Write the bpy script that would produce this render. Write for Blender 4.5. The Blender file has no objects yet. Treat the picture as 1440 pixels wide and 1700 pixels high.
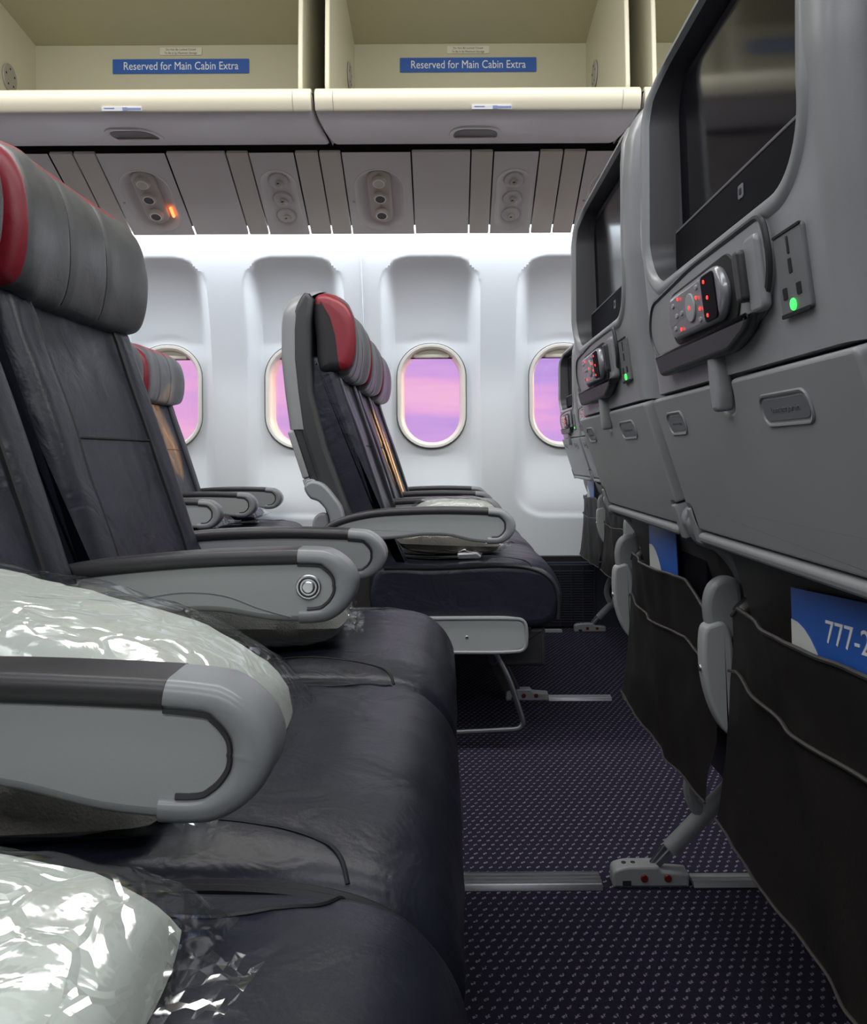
import bpy, bmesh, math, random
from math import sin, cos, pi, sqrt, radians
from mathutils import Vector, Matrix, noise
from mathutils.bvhtree import BVHTree
random.seed(7)
S = bpy.context.scene
COL = S.collection

# ------------------------------------------------------------------ camera
FPX, CX, CY, HC = 1440.0, 742.0, 755.0, 0.70
cam_d = bpy.data.cameras.new('camera'); cam = bpy.data.objects.new('camera', cam_d); COL.objects.link(cam)
cam.location = (0, 0, HC)
cam.rotation_euler = (Matrix.Rotation(radians(90), 3, 'X') @ Matrix.Rotation(radians(-0.3), 3, 'Z')).to_euler()
cam_d.sensor_fit = 'HORIZONTAL'; cam_d.sensor_width = 36; cam_d.lens = 36*FPX/1440
cam_d.shift_x = (720-CX)/1440; cam_d.shift_y = -(850-CY)/1440
cam_d.clip_start = 0.01
S.camera = cam
def P(px, py, Y): return Vector(((px-CX)*Y/FPX, Y, HC+(CY-py)*Y/FPX))

# ------------------------------------------------------------------ world, lights, exposure
S.view_settings.view_transform = 'Standard'; S.view_settings.look = 'None'
S.view_settings.gamma = 1; S.view_settings.use_curve_mapping = False
S.view_settings.exposure = 0.0

class NT:
    def __init__(s, nt): s.nt = nt; nt.nodes.clear()
    def n(s, t, **k):
        nd = s.nt.nodes.new(t)
        for a, b in k.items():
            if a.startswith('i_'): nd.inputs[int(a[2:]) if a[2:].isdigit() else a[2:].replace('_', ' ')].default_value = b
            else: setattr(nd, a, b)
        return nd
    def l(s, a, b): s.nt.links.new(a, b)
    def math(s, op, a, b=None, c=None):
        nd = s.n('ShaderNodeMath', operation=op)
        for i, v in enumerate((a, b, c)):
            if v is None: continue
            if isinstance(v, (int, float)): nd.inputs[i].default_value = v
            else: s.l(v, nd.inputs[i])
        return nd.outputs[0]
    def ramp(s, fac, stops, interp='LINEAR'):
        r = s.n('ShaderNodeValToRGB'); r.color_ramp.interpolation = interp
        e = r.color_ramp.elements
        while len(e) < len(stops): e.new(0.5)
        for el, (p, c) in zip(e, stops): el.position = p; el.color = (*c, 1) if len(c) == 3 else c
        s.l(fac, r.inputs[0]); return r.outputs[0]

w = bpy.data.worlds.new('dusk_sky'); S.world = w; w.use_nodes = True
t = NT(w.node_tree)
tc = t.n('ShaderNodeTexCoord'); mp = t.n('ShaderNodeMapping'); t.l(tc.outputs['Generated'], mp.inputs[0])
mp.inputs['Scale'].default_value = (2.0, 2.0, 14.0); mp.inputs['Rotation'].default_value = (0, radians(6), 0)
no = t.n('ShaderNodeTexNoise'); no.inputs['Scale'].default_value = 1.5; no.inputs['Detail'].default_value = 4; no.inputs['Roughness'].default_value = .5
t.l(mp.outputs[0], no.inputs[0])
c = t.ramp(no.outputs[0], [(.34, (.40, .28, .74)), (.45, (.55, .34, .80)), (.54, (.78, .40, .76)), (.63, (.92, .50, .74)), (.72, (.80, .44, .78))])
sx = t.n('ShaderNodeSeparateXYZ'); t.l(tc.outputs['Generated'], sx.inputs[0])
g = t.ramp(t.math('ADD', t.math('MULTIPLY', sx.outputs[0], 1.2), .5), [(0, (1, 1, 1)), (.45, (.35, .35, .35)), (.75, (0, 0, 0))])
mx = t.n('ShaderNodeMix', data_type='RGBA'); t.l(t.math('MULTIPLY', g, .75), mx.inputs[0]); t.l(c, mx.inputs[6]); mx.inputs[7].default_value = (.86, .42, .68, 1)
bg = t.n('ShaderNodeBackground'); t.l(mx.outputs[2], bg.inputs[0]); bg.inputs[1].default_value = 1.12
o = t.n('ShaderNodeOutputWorld'); t.l(bg.outputs[0], o.inputs[0])

def area(name, loc, rot, sx_, sy_, power, color, spread=180):
    d = bpy.data.lights.new(name, 'AREA'); d.shape = 'RECTANGLE'; d.size = sx_; d.size_y = sy_; d.energy = power; d.color = color
    d.spread = radians(spread)
    ob = bpy.data.objects.new(name, d); COL.objects.link(ob); ob.location = loc; ob.rotation_euler = rot; return ob
# low orange sun just outside the windows
sd = bpy.data.lights.new('sunset', 'SUN'); sd.energy = 3.2; sd.color = (1, .50, .16); sd.angle = radians(3)
so = bpy.data.objects.new('sunset', sd); COL.objects.link(so)
so.rotation_euler = Vector((-0.69, -0.72, -0.25)).to_track_quat('-Z', 'Y').to_euler()
# cove strip behind the service panels
area('cove_strip', (-.4, 3.325, 1.60), (radians(8), 0, 0), 6.0, .04, 36, (.86, .92, 1.0))
# ceiling washes over both aisles
area('ceiling_wash_window_aisle', (-.3, 1.75, 2.26), (radians(12), 0, 0), 5.0, .30, 46, (1.0, .97, .92))
area('ceiling_wash_centre', (-.6, .35, 2.26), (0, 0, 0), 5.0, .5, 30, (.93, .96, 1.0))
area('ceiling_wash_opposite_aisle', (-.3, -1.2, 2.2), (radians(28), 0, 0), 5.0, .4, 46, (.96, .97, 1.0))

# ------------------------------------------------------------------ materials
MATS = {}
def mat(name, col, rough=.5, metal=0, bump=None, emit=None, spec=.5, coat=0, var=None, sheen=0, crease=None):
    """bump=(scale,strength,detail,distance)   var=(scale,amount)"""
    m = bpy.data.materials.new(name); m.use_nodes = True; t = NT(m.node_tree)
    b = t.n('ShaderNodeBsdfPrincipled'); o = t.n('ShaderNodeOutputMaterial'); t.l(b.outputs[0], o.inputs[0])
    b.inputs['Base Color'].default_value = (*col, 1); b.inputs['Roughness'].default_value = rough
    b.inputs['Metallic'].default_value = metal; b.inputs['Specular IOR Level'].default_value = spec
    b.inputs['Coat Weight'].default_value = coat; b.inputs['Sheen Weight'].default_value = sheen
    tc = t.n('ShaderNodeTexCoord')
    if bump:
        n1 = t.n('ShaderNodeTexNoise'); n1.inputs['Scale'].default_value = bump[0]; n1.inputs['Detail'].default_value = bump[2]
        t.l(tc.outputs['Object'], n1.inputs[0])
        bp = t.n('ShaderNodeBump'); bp.inputs['Strength'].default_value = bump[1]; bp.inputs['Distance'].default_value = bump[3]
        t.l(n1.outputs[0], bp.inputs['Height']); t.l(bp.outputs[0], b.inputs['Normal'])
        if crease:
            n5 = t.n('ShaderNodeTexNoise'); n5.inputs['Scale'].default_value = crease[0]; n5.inputs['Detail'].default_value = 3; n5.inputs['Distortion'].default_value = 1.3
            t.l(tc.outputs['Object'], n5.inputs[0])
            b2 = t.n('ShaderNodeBump'); b2.inputs['Strength'].default_value = crease[1]; b2.inputs['Distance'].default_value = crease[2]
            t.l(n5.outputs[0], b2.inputs['Height']); t.l(b2.outputs[0], bp.inputs['Normal'])
    if var:
        n2 = t.n('ShaderNodeTexNoise'); n2.inputs['Scale'].default_value = var[0]; n2.inputs['Detail'].default_value = 3
        t.l(tc.outputs['Object'], n2.inputs[0])
        a = var[1]
        cc = t.ramp(n2.outputs[0], [(.3, tuple(x*(1-a) for x in col)), (.7, tuple(min(1, x*(1+a)) for x in col))])
        t.l(cc, b.inputs['Base Color'])
    if emit:
        b.inputs['Emission Color'].default_value = (*emit[0], 1); b.inputs['Emission Strength'].default_value = emit[1]
    MATS[name] = m; return m

M_wall = mat('sidewall_plastic', (.74, .765, .78), .45, bump=(900, .12, 2, .001))
M_ring = mat('window_ring_plastic', (.80, .77, .68), .4)
M_shade = mat('window_shade_plastic', (.62, .58, .47), .45)
M_psu = mat('service_panel_plastic', (.60, .565, .54), .45, bump=(500, .1, 2, .001))
M_psu2 = mat('service_panel_beige', (.56, .52, .45), .5)
M_psud = mat('service_unit_recess', (.50, .45, .40), .45)
M_bin = mat('bin_shell_plastic', (.66, .64, .62), .38)
M_binlip = mat('bin_lip_plastic', (.74, .70, .56), .36)
M_binin = mat('bin_lining', (.52, .50, .36), .5, bump=(60, .04, 3, .003))  # cream tint is partly the light's colour cast, put into the lining
M_black = mat('black_gap', (.006, .006, .007), .6)
M_dark = mat('black_gloss_plastic', (.005, .005, .008), .55, spec=.06)
M_glasshandle = mat('handle_dark', (.02, .018, .018), .3)
M_shell = mat('seat_shell_plastic', (.265, .275, .28), .34, bump=(700, .08, 2, .0006), var=(9, .05))
M_tray = mat('tray_plastic', (.27, .28, .28), .42, bump=(900, .08, 2, .0006), var=(7, .05))
M_trim = mat('charcoal_trim', (.035, .036, .038), .42, bump=(600, .15, 3, .0006))
M_armpad = mat('armrest_pad_rubber', (.030, .029, .031), .40, bump=(800, .1, 2, .0005))
M_armside = mat('armrest_side_plastic', (.33, .35, .345), .42, bump=(900, .1, 2, .0005))
M_armcap = mat('armrest_cap_plastic', (.235, .25, .255), .32)
M_leather = mat('navy_leather', (.013, .015, .025), .38, spec=.40, bump=(260, .22, 6, .0012), var=(5, .18), crease=(13, .5, .006))
M_pocket = mat('black_leather', (.030, .0265, .025), .42, bump=(300, .22, 5, .001))
M_grey = mat('grey_leather', (.080, .083, .085), .42, bump=(240, .25, 6, .0012), var=(14, .12), crease=(20, .3, .003))
M_red = mat('red_leather', (.21, .012, .022), .38, bump=(300, .2, 5, .001))
M_blk = mat('black_fabric', (.012, .012, .014), .7, bump=(500, .3, 3, .001))
M_seam = mat('seam_thread', (.006, .006, .008), .6)
M_piping = mat('pocket_piping', (.045, .042, .038), .45)
M_screen = mat('screen_glass', (.006, .006, .008), .09, spec=.30)
M_silver = mat('silver_metal', (.62, .63, .65), .28, metal=1)
M_alu = mat('brushed_aluminium', (.20, .205, .225), .42, metal=1, bump=(300, .1, 2, .0005))
M_legpl = mat('leg_grey_paint', (.22, .23, .235), .38)
M_frame = mat('seat_frame_dark', (.02, .02, .022), .5)
M_blue = mat('sign_blue', (.018, .10, .42), .4)
M_white = mat('print_white', (.82, .82, .84), .5)
M_cream = mat('sticker_cream', (.66, .64, .52), .5)
M_ink = mat('print_ink', (.10, .10, .12), .6)
M_inkg = mat('print_ink_grey', (.13, .135, .15), .6)
M_cardw = mat('card_white', (.62, .63, .60), .4)
M_pillow = mat('pillow_fabric', (.62, .66, .60), .8, bump=(90, .2, 4, .004))
M_blank = mat('blanket_fleece', (.21, .205, .18), .95, bump=(500, .8, 4, .002), sheen=.3, var=(12, .15))
M_blankd = mat('dark_blanket_fleece', (.15, .14, .12), .95, bump=(500, .8, 4, .002), sheen=.2, var=(12, .15))
M_bluebl = mat('navy_blanket_fleece', (.05, .06, .12), .95, bump=(400, .8, 4, .002))
M_redlit = mat('lit_red', (.6, .02, .02), .4, emit=((1, .04, .03), 2.2))
M_orlit = mat('lit_orange', (.8, .2, .05), .4, emit=((1, .22, .06), 3.0))
M_grlit = mat('lit_green', (.05, .6, .1), .4, emit=((.05, 1, .12), 1.6))
M_bolt = mat('red_bolt', (.13, .015, .015), .3, metal=.3)
M_disc = mat('bin_hinge_disc', (.36, .35, .31), .4)
M_dado = mat('dado_navy', (.020, .022, .040), .6)
M_ceil = mat('ceiling_plastic', (.70, .70, .68), .6)
M_lamp = mat('lamp_diffuser', (.8, .8, .8), .5, emit=((.95, .97, 1.0), 1.5))

def mat_wrap(name, strength=.28):
    m = bpy.data.materials.new(name); m.use_nodes = True; t = NT(m.node_tree)
    tc = t.n('ShaderNodeTexCoord')
    n1 = t.n('ShaderNodeTexNoise'); n1.inputs['Scale'].default_value = 11; n1.inputs['Detail'].default_value = 4; n1.inputs['Distortion'].default_value = 1.6
    t.l(tc.outputs['Object'], n1.inputs[0])
    v = t.n('ShaderNodeTexVoronoi', feature='DISTANCE_TO_EDGE'); v.inputs['Scale'].default_value = 26
    n3 = t.n('ShaderNodeTexNoise'); n3.inputs['Scale'].default_value = 12
    t.l(tc.outputs['Object'], n3.inputs[0])
    ad = t.n('ShaderNodeVectorMath', operation='MULTIPLY_ADD'); ad.inputs[1].default_value = (.12, .12, .12)
    t.l(n3.outputs[1], ad.inputs[0]); t.l(tc.outputs['Object'], ad.inputs[2]); t.l(ad.outputs[0], v.inputs[0])
    h = t.math('ADD', n1.outputs[0], t.math('MULTIPLY', t.math('MINIMUM', v.outputs[0], .12), 3.0))
    bp = t.n('ShaderNodeBump'); bp.inputs['Strength'].default_value = strength; bp.inputs['Distance'].default_value = .008
    t.l(h, bp.inputs['Height'])
    gl = t.n('ShaderNodeBsdfGlossy'); gl.inputs['Roughness'].default_value = .13; t.l(bp.outputs[0], gl.inputs['Normal'])
    tr = t.n('ShaderNodeBsdfTransparent'); tr.inputs[0].default_value = (.95, .96, .96, 1)
    fr = t.n('ShaderNodeFresnel'); fr.inputs[0].default_value = 1.45; t.l(bp.outputs[0], fr.inputs['Normal'])
    f = t.math('MINIMUM', t.math('ADD', t.math('MULTIPLY', fr.outputs[0], .36), .004), .30)
    mx = t.n('ShaderNodeMixShader'); t.l(f, mx.inputs[0]); t.l(tr.outputs[0], mx.inputs[1]); t.l(gl.outputs[0], mx.inputs[2])
    o = t.n('ShaderNodeOutputMaterial'); t.l(mx.outputs[0], o.inputs[0]); return m
M_wrap = mat_wrap('clear_plastic_wrap')

def mat_pane():
    m = bpy.data.materials.new('window_pane_acrylic'); m.use_nodes = True; t = NT(m.node_tree)
    gl = t.n('ShaderNodeBsdfGlossy'); gl.inputs['Roughness'].default_value = .05
    tr = t.n('ShaderNodeBsdfTransparent'); tr.inputs[0].default_value = (.97, .96, .97, 1)
    mx = t.n('ShaderNodeMixShader'); mx.inputs[0].default_value = .04
    t.l(tr.outputs[0], mx.inputs[1]); t.l(gl.outputs[0], mx.inputs[2])
    o = t.n('ShaderNodeOutputMaterial'); t.l(mx.outputs[0], o.inputs[0]); return m
M_pane = mat_pane()

def mat_carpet():
    m = bpy.data.materials.new('carpet_dotted'); m.use_nodes = True; t = NT(m.node_tree)
    b = t.n('ShaderNodeBsdfPrincipled'); o = t.n('ShaderNodeOutputMaterial'); t.l(b.outputs[0], o.inputs[0])
    b.inputs['Roughness'].default_value = .95; b.inputs['Specular IOR Level'].default_value = .15
    tc = t.n('ShaderNodeTexCoord'); sp = t.n('ShaderNodeSeparateXYZ'); t.l(tc.outputs['Object'], sp.inputs[0])
    nz = t.n('ShaderNodeTexNoise'); nz.inputs['Scale'].default_value = 260; nz.inputs['Detail'].default_value = 2; t.l(tc.outputs['Object'], nz.inputs[0])
    jit = t.math('MULTIPLY', t.math('SUBTRACT', nz.outputs[0], .5), .45)
    X = t.math('ADD', t.math('DIVIDE', sp.outputs[0], .0160), jit)
    Y = t.math('ADD', t.math('DIVIDE', sp.outputs[1], .0170), jit)
    row = t.math('FLOOR', Y)
    par = t.math('MODULO', t.math('ABSOLUTE', row), 2.0)
    u = t.math('FRACT', t.math('ADD', X, t.math('MULTIPLY', par, .5)))
    v = t.math('FRACT', Y)
    def boxm(u0, u1, v0, v1):
        a = t.math('MULTIPLY', t.math('GREATER_THAN', u, u0), t.math('LESS_THAN', u, u1))
        c = t.math('MULTIPLY', t.math('GREATER_THAN', v, v0), t.math('LESS_THAN', v, v1))
        return t.math('MULTIPLY', a, c)
    mk = t.math('MAXIMUM', boxm(.28, .44, .32, .62), boxm(.50, .64, .45, .78))
    n2 = t.n('ShaderNodeTexNoise'); n2.inputs['Scale'].default_value = 900; n2.inputs['Detail'].default_value = 2; t.l(tc.outputs['Object'], n2.inputs[0])
    base = t.ramp(n2.outputs[0], [(.35, (.006, .005, .013)), (.65, (.017, .015, .032))])
    mx = t.n('ShaderNodeMix', data_type='RGBA'); t.l(t.math('MULTIPLY', mk, .8), mx.inputs[0]); t.l(base, mx.inputs[6]); mx.inputs[7].default_value = (.22, .19, .26, 1)
    t.l(mx.outputs[2], b.inputs['Base Color'])
    bp = t.n('ShaderNodeBump'); bp.inputs['Strength'].default_value = .5; bp.inputs['Distance'].default_value = .002
    t.l(t.math('ADD', n2.outputs[0], t.math('MULTIPLY', mk, .6)), bp.inputs['Height']); t.l(bp.outputs[0], b.inputs['Normal'])
    return m
M_carpet = mat_carpet()

# ------------------------------------------------------------------ geometry helpers
def spline(pts, n=6, closed=True):
    out = []; N = len(pts); P_ = [Vector(p) for p in pts]
    rng = range(N) if closed else range(N-1)
    for i in rng:
        if closed: a, b, c, d = P_[(i-1) % N], P_[i], P_[(i+1) % N], P_[(i+2) % N]
        else: a, b, c, d = P_[max(i-1, 0)], P_[i], P_[i+1], P_[min(i+2, N-1)]
        for k in range(n):
            u = k/n
            out.append(0.5*((2*b)+(c-a)*u+(2*a-5*b+4*c-d)*u*u+(3*b-a-3*c+d)*u**3))
    if not closed: out.append(P_[-1].copy())
    return out
def rpoly(pts, r, seg=5):
    P_ = [Vector(p) for p in pts]; N = len(P_); out = []
    rr = r if isinstance(r, (list, tuple)) else [r]*N
    for i in range(N):
        p, a, b = P_[i], P_[i-1], P_[(i+1) % N]
        if rr[i] <= 0: out.append(p.copy()); continue
        da, db = (a-p), (b-p); ra = min(rr[i], da.length*.49, db.length*.49)
        p0, p1 = p+da.normalized()*ra, p+db.normalized()*ra
        for k in range(seg+1):
            u = k/seg; out.append((1-u)**2*p0+2*u*(1-u)*p+u*u*p1)
    return out
def rrect(w_, h_, r, cx=0, cy=0, seg=6):
    out = []
    r = min(r, w_/2-1e-5, h_/2-1e-5)
    for (sx_, sy_, a0) in ((1, -1, -90), (1, 1, 0), (-1, 1, 90), (-1, -1, 180)):
        for k in range(seg+1):
            a = radians(a0+90*k/seg)
            out.append(Vector((cx+sx_*(w_/2-r)+r*cos(a), cy+sy_*(h_/2-r)+r*sin(a))))
    return out
def circ(r, n=20, cx=0, cy=0): return [Vector((cx+r*cos(2*pi*k/n), cy+r*sin(2*pi*k/n))) for k in range(n)]
def ccw(p):
    A = sum(p[i-1].x*p[i].y-p[i].x*p[i-1].y for i in range(len(p)))
    return p if A > 0 else list(reversed(p))
def norms(p):
    N = len(p); out = []
    for i in range(N):
        d = (p[(i+1) % N]-p[i-1])
        if d.length < 1e-9: d = Vector((1, 0))
        d.normalize(); out.append(Vector((d.y, -d.x)))
    return out
XZ = lambda a, b, t_: Vector((a, t_, b))      # profile in x,z, extruded along y
YZ = lambda a, b, t_: Vector((t_, a, b))      # profile in y,z, extruded along x
XY = lambda a, b, t_: Vector((a, b, t_))
def slab(bm, prof, t0, t1, r=.004, mp=XZ, ny=1, nr=3, disp=None, caps=(True, True), capn=0):
    p = ccw([Vector(q).to_2d() for q in prof]); nn = norms(p)
    r = max(0, min(r, (t1-t0)/2*.98)); st = []
    if r > 0:
        for k in range(nr+1):
            a = k/nr*pi/2; st.append((t0+r*(1-cos(a)), r*(1-sin(a))))
    else: st.append((t0, 0))
    a0 = st[-1][0]; b0 = t1-r
    for k in range(1, ny): st.append((a0+(b0-a0)*k/ny, 0))
    if r > 0:
        for k in range(nr, -1, -1):
            a = k/nr*pi/2; st.append((t1-r*(1-cos(a)), r*(1-sin(a))))
    else: st.append((t1, 0))
    rings = []
    for (tt, ins) in st:
        ring = []
        for q, n_ in zip(p, nn):
            v = mp(q.x-n_.x*ins, q.y-n_.y*ins, tt)
            if disp: v = disp(v)
            ring.append(bm.verts.new(v))
        rings.append(ring)
    N = len(p); F = []
    for A, B in zip(rings, rings[1:]):
        for i in range(N):
            j = (i+1) % N; F.append(bm.faces.new((A[i], A[j], B[j], B[i])))
    if capn:
        for ring, s_ in ((rings[0], -1), (rings[-1], 1)):
            c_ = sum((v.co for v in ring), Vector())/N; prev = ring
            for k in range(1, capn+1):
                f_ = 1-k/(capn+1); nxt = [bm.verts.new(c_+(v.co-c_)*f_) for v in ring]
                for i in range(N):
                    j = (i+1) % N; q = (prev[i], prev[j], nxt[j], nxt[i]); F.append(bm.faces.new(q if s_ > 0 else q[::-1]))
                prev = nxt
            cv_ = bm.verts.new(c_)
            for i in range(N):
                q = (prev[i], prev[(i+1) % N], cv_); F.append(bm.faces.new(q if s_ > 0 else q[::-1]))
        return F
    if caps[0]: F.append(bm.faces.new(list(reversed(rings[0]))))
    if caps[1]: F.append(bm.faces.new(rings[-1]))
    return F
def tube(bm, pts, r, n=8, closed=False, flat=None):
    P_ = [Vector(p) for p in pts]; N = len(P_); rings = []
    up = Vector((.123, .31, .94))
    for i in range(N):
        if closed: d = P_[(i+1) % N]-P_[i-1]
        else: d = P_[min(i+1, N-1)]-P_[max(i-1, 0)]
        d.normalize()
        if i == 0:
            s_ = d.cross(up)
            if s_.length < .05: s_ = d.cross(Vector((1, 0, 0)))
        else: s_ = s_-d*s_.dot(d)
        s_.normalize(); u_ = s_.cross(d)
        rr = r[i] if isinstance(r, (list, tuple)) else r
        rings.append([bm.verts.new(P_[i]+(s_*cos(2*pi*k/n)+u_*sin(2*pi*k/n))*rr) for k in range(n)])
    M_ = N if closed else N-1
    for i in range(M_):
        A, B = rings[i], rings[(i+1) % N]
        for k in range(n):
            j = (k+1) % n; bm.faces.new((A[k], A[j], B[j], B[k]))
    if not closed:
        bm.faces.new(list(reversed(rings[0]))); bm.faces.new(rings[-1])
def box(bm, x0, x1, y0, y1, z0, z1, r=.003):
    slab(bm, rpoly([(x0, z0), (x1, z0), (x1, z1), (x0, z1)], min(r, (x1-x0)*.4, (z1-z0)*.4), 3), y0, y1, r)
def frame_map(O, U, V, Nn):
    O, U, V, Nn = map(Vector, (O, U, V, Nn))
    return lambda a, b, t_: O+U*a+V*b+Nn*t_
SPLIT = {'seam', 'edge_piping', 'stitching', 'headrest_post', 'tray_arm', 'placard_frame', 'placard', 'remote_keys', 'lit_keys', 'socket_slots', 'armrest_groove',
         'pocket_piping', 'fitting_bolt', 'fitting_slot', 'lip_rivets', 'disc_screws', 'bars', 'placard_print', 'card_curve', 'screen_ledge', 'armrest_shade_line'}
def islands(bm):
    seen = set(); out = []
    for v0 in bm.verts:
        if v0 in seen: continue
        st = [v0]; seen.add(v0); fs = set()
        while st:
            v = st.pop()
            for f in v.link_faces:
                fs.add(f)
                for u in f.verts:
                    if u not in seen: seen.add(u); st.append(u)
        out.append(fs)
    return out
def obj(name, bm, m, parent=None, smooth=True, label=None, angle=35):
    bmesh.ops.recalc_face_normals(bm, faces=bm.faces)
    if name in SPLIT:
        isl = islands(bm)
        if len(isl) > 1:
            first = None
            for fs in isl:
                nb = bmesh.new(); mpv = {}
                for f in fs:
                    for v in f.verts:
                        if v not in mpv: mpv[v] = nb.verts.new(v.co)
                    nb.faces.new([mpv[v] for v in f.verts])
                o_ = obj1(name, nb, m, parent, smooth, label, angle)
                first = first or o_
            bm.free(); return first
    return obj1(name, bm, m, parent, smooth, label, angle)
def obj1(name, bm, m, parent=None, smooth=True, label=None, angle=35):
    bmesh.ops.recalc_face_normals(bm, faces=bm.faces)
    me = bpy.data.meshes.new(name); bm.to_mesh(me); bm.free()
    for mm in (m if isinstance(m, (list, tuple)) else [m]): me.materials.append(mm)
    ob = bpy.data.objects.new(name, me); COL.objects.link(ob)
    if smooth:
        me.polygons.foreach_set('use_smooth', [True]*len(me.polygons))
        me.set_sharp_from_angle(angle=radians(angle))
        big = set()
        for p in me.polygons:
            if p.loop_total > 6:
                for li in p.loop_indices: big.add(me.loops[li].edge_index)
        if big:
            at = me.attributes.get('sharp_edge') or me.attributes.new('sharp_edge', 'BOOLEAN', 'EDGE')
            for e_ in big: at.data[e_].value = True
    if parent: ob.parent = parent
    if label: ob['label'] = label
    return ob
def B(): return bmesh.new()
def empty(name, label, cat, loc=(0, 0, 0), group=None, rz=0):
    o = bpy.data.objects.new(name, None); COL.objects.link(o); o.location = loc; o.rotation_euler = (0, 0, rz)
    o.empty_display_size = .05; o['label'] = label; o['category'] = cat
    if group: o['group'] = group
    return o
def tag(o, label, cat, group=None):
    o['label'] = label; o['category'] = cat
    if group: o['group'] = group
    return o
def struct(o): o['kind'] = 'structure'; return o
def kids(o): return [c for c in bpy.data.objects if c.parent == o]
KIDS = {}
def copy_tree(o, parent=None, mp_=None):
    if mp_ is None:
        mp_ = {}
        for q in bpy.data.objects:
            if q.parent: mp_.setdefault(q.parent.name, []).append(q)
    kk = mp_.get(o.name, [])
    c = o.copy(); COL.objects.link(c)
    if parent: c.parent = parent
    for ch in kk: copy_tree(ch, c, mp_)
    return c
def text_mesh(name, body, size, m, mp, parent, t_=0.0, align='CENTER', width=None, depth=.0004):
    cu = bpy.data.curves.new(name, 'FONT'); cu.body = body; cu.size = size; cu.align_x = align; cu.align_y = 'CENTER'; cu.extrude = depth; cu.resolution_u = 3
    ob = bpy.data.objects.new(name, cu); COL.objects.link(ob)
    dg = bpy.context.evaluated_depsgraph_get(); dg.update()
    me = bpy.data.meshes.new_from_object(ob.evaluated_get(dg))
    bpy.data.objects.remove(ob); bpy.data.curves.remove(cu)
    xs = [v.co.x for v in me.vertices]; sc = (width/(max(xs)-min(xs))) if width else 1
    for v in me.vertices: v.co = mp(v.co.x*sc, v.co.y, t_+v.co.z)
    me.materials.clear(); me.materials.append(m)
    o = bpy.data.objects.new(name, me); COL.objects.link(o); o.parent = parent; return o
def sm(a, b, x):
    if a == b: return float(x > a)
    u = max(0, min(1, (x-a)/(b-a))); return u*u*(3-2*u)
def interp(tab, z):
    if z <= tab[0][0]: return tab[0][1]
    for (a, x), (b, y) in zip(tab, tab[1:]):
        if z <= b: return x+(y-x)*(z-a)/(b-a)
    return tab[-1][1]

# ------------------------------------------------------------------ room
XL, XR = -3.4, 2.4
bm = B(); slab(bm, [(XL, -2.4), (XR, -2.4), (XR, 3.75), (XL, 3.75)], -.03, 0, 0, XY); struct(obj('floor', bm, M_carpet, smooth=False))
bm = B(); slab(bm, [(XL, -2.4), (XR, -2.4), (XR, 3.75), (XL, 3.75)], 2.34, 2.38, 0, XY); struct(obj('ceiling', bm, M_ceil, smooth=False))
bm = B(); slab(bm, [(XL-.04, -2.4), (XL, -2.4), (XL, 3.9), (XL-.04, 3.9)], -.03, 2.4, 0, XY); struct(obj('wall_rear', bm, M_ceil, smooth=False))
bm = B(); slab(bm, [(XR, -2.4), (XR+.04, -2.4), (XR+.04, 3.9), (XR, 3.9)], -.03, 2.4, 0, XY); struct(obj('wall_front', bm, M_ceil, smooth=False))
bm = B(); slab(bm, [(XL, -2.44), (XR, -2.44), (XR, -2.40), (XL, -2.40)], -.03, 2.4, 0, XY); struct(obj('wall_opposite', bm, M_ceil, smooth=False))

# window wall: one continuous moulded surface with recesses and openings
WIN_X = [-.062+.549*k for k in (-5, -4, -3, -2, -1, 0, 1, 2, 3, 4)]
WZ = .945
WW, WH = .288, .436      # ring outer size
def sd_rr(x, z, hw, hh, r):
    qx, qz = abs(x)-hw+r, abs(z)-hh+r
    return sqrt(max(qx, 0)**2+max(qz, 0)**2)+min(max(qx, qz), 0)-r
ybase_tab = [(.26, 3.555), (.9, 3.56), (1.1, 3.55), (1.3, 3.51), (1.45, 3.455), (1.55, 3.40), (1.68, 3.31)]
def ybase(z): return 3.558-.46*max(0, z-.95)**2
def wall_y(x, z):
    y = ybase(z)
    k = min(WIN_X, key=lambda c_: abs(c_-x)); dx = x-k
    hw = .202+.010*sm(1.2, .5, z)
    d = sd_rr(dx, z-.962, hw, .520, .13)
    step = .007*sm(.002, -.018, d)
    if d > 0: return y
    ts = max(0, min(1, (hw-abs(dx))/(hw-WW/2-.004))); tt = max(0, min(1, (1.485-z)/(1.485-1.165))); tb = max(0, min(1, (z-.445)/(.715-.445)))
    target = ybase(WZ)+.059
    y2 = y+step+(target-y-step)*sm(0, 1, ts)*(tt**1.05)*sm(0, 1, tb)
    # the seat of the window ring is flat
    dr = sd_rr(dx, z-WZ, WW/2, WH/2, .138)
    kk = 1-sm(.003, .045, dr)
    return y2*(1-kk)+target*kk
bm = B(); nx, nz = int((XR-XL)/.009), 160
z0_, z1_ = .28, 1.66
vs = [[bm.verts.new((XL+(XR-XL)*i/nx, wall_y(XL+(XR-XL)*i/nx, z0_+(z1_-z0_)*j/nz), z0_+(z1_-z0_)*j/nz)) for j in range(nz+1)] for i in range(nx+1)]
for i in range(nx):
    for j in range(nz):
        cx_ = (vs[i][j].co+vs[i+1][j+1].co)/2
        k = min(WIN_X, key=lambda c_: abs(c_-cx_.x))
        if sd_rr(cx_.x-k, cx_.z-WZ, WW/2-.012, WH/2-.012, .12) < 0: continue
        bm.faces.new((vs[i][j], vs[i+1][j], vs[i+1][j+1], vs[i][j+1]))
struct(obj('wall_window', bm, M_wall))
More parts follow.
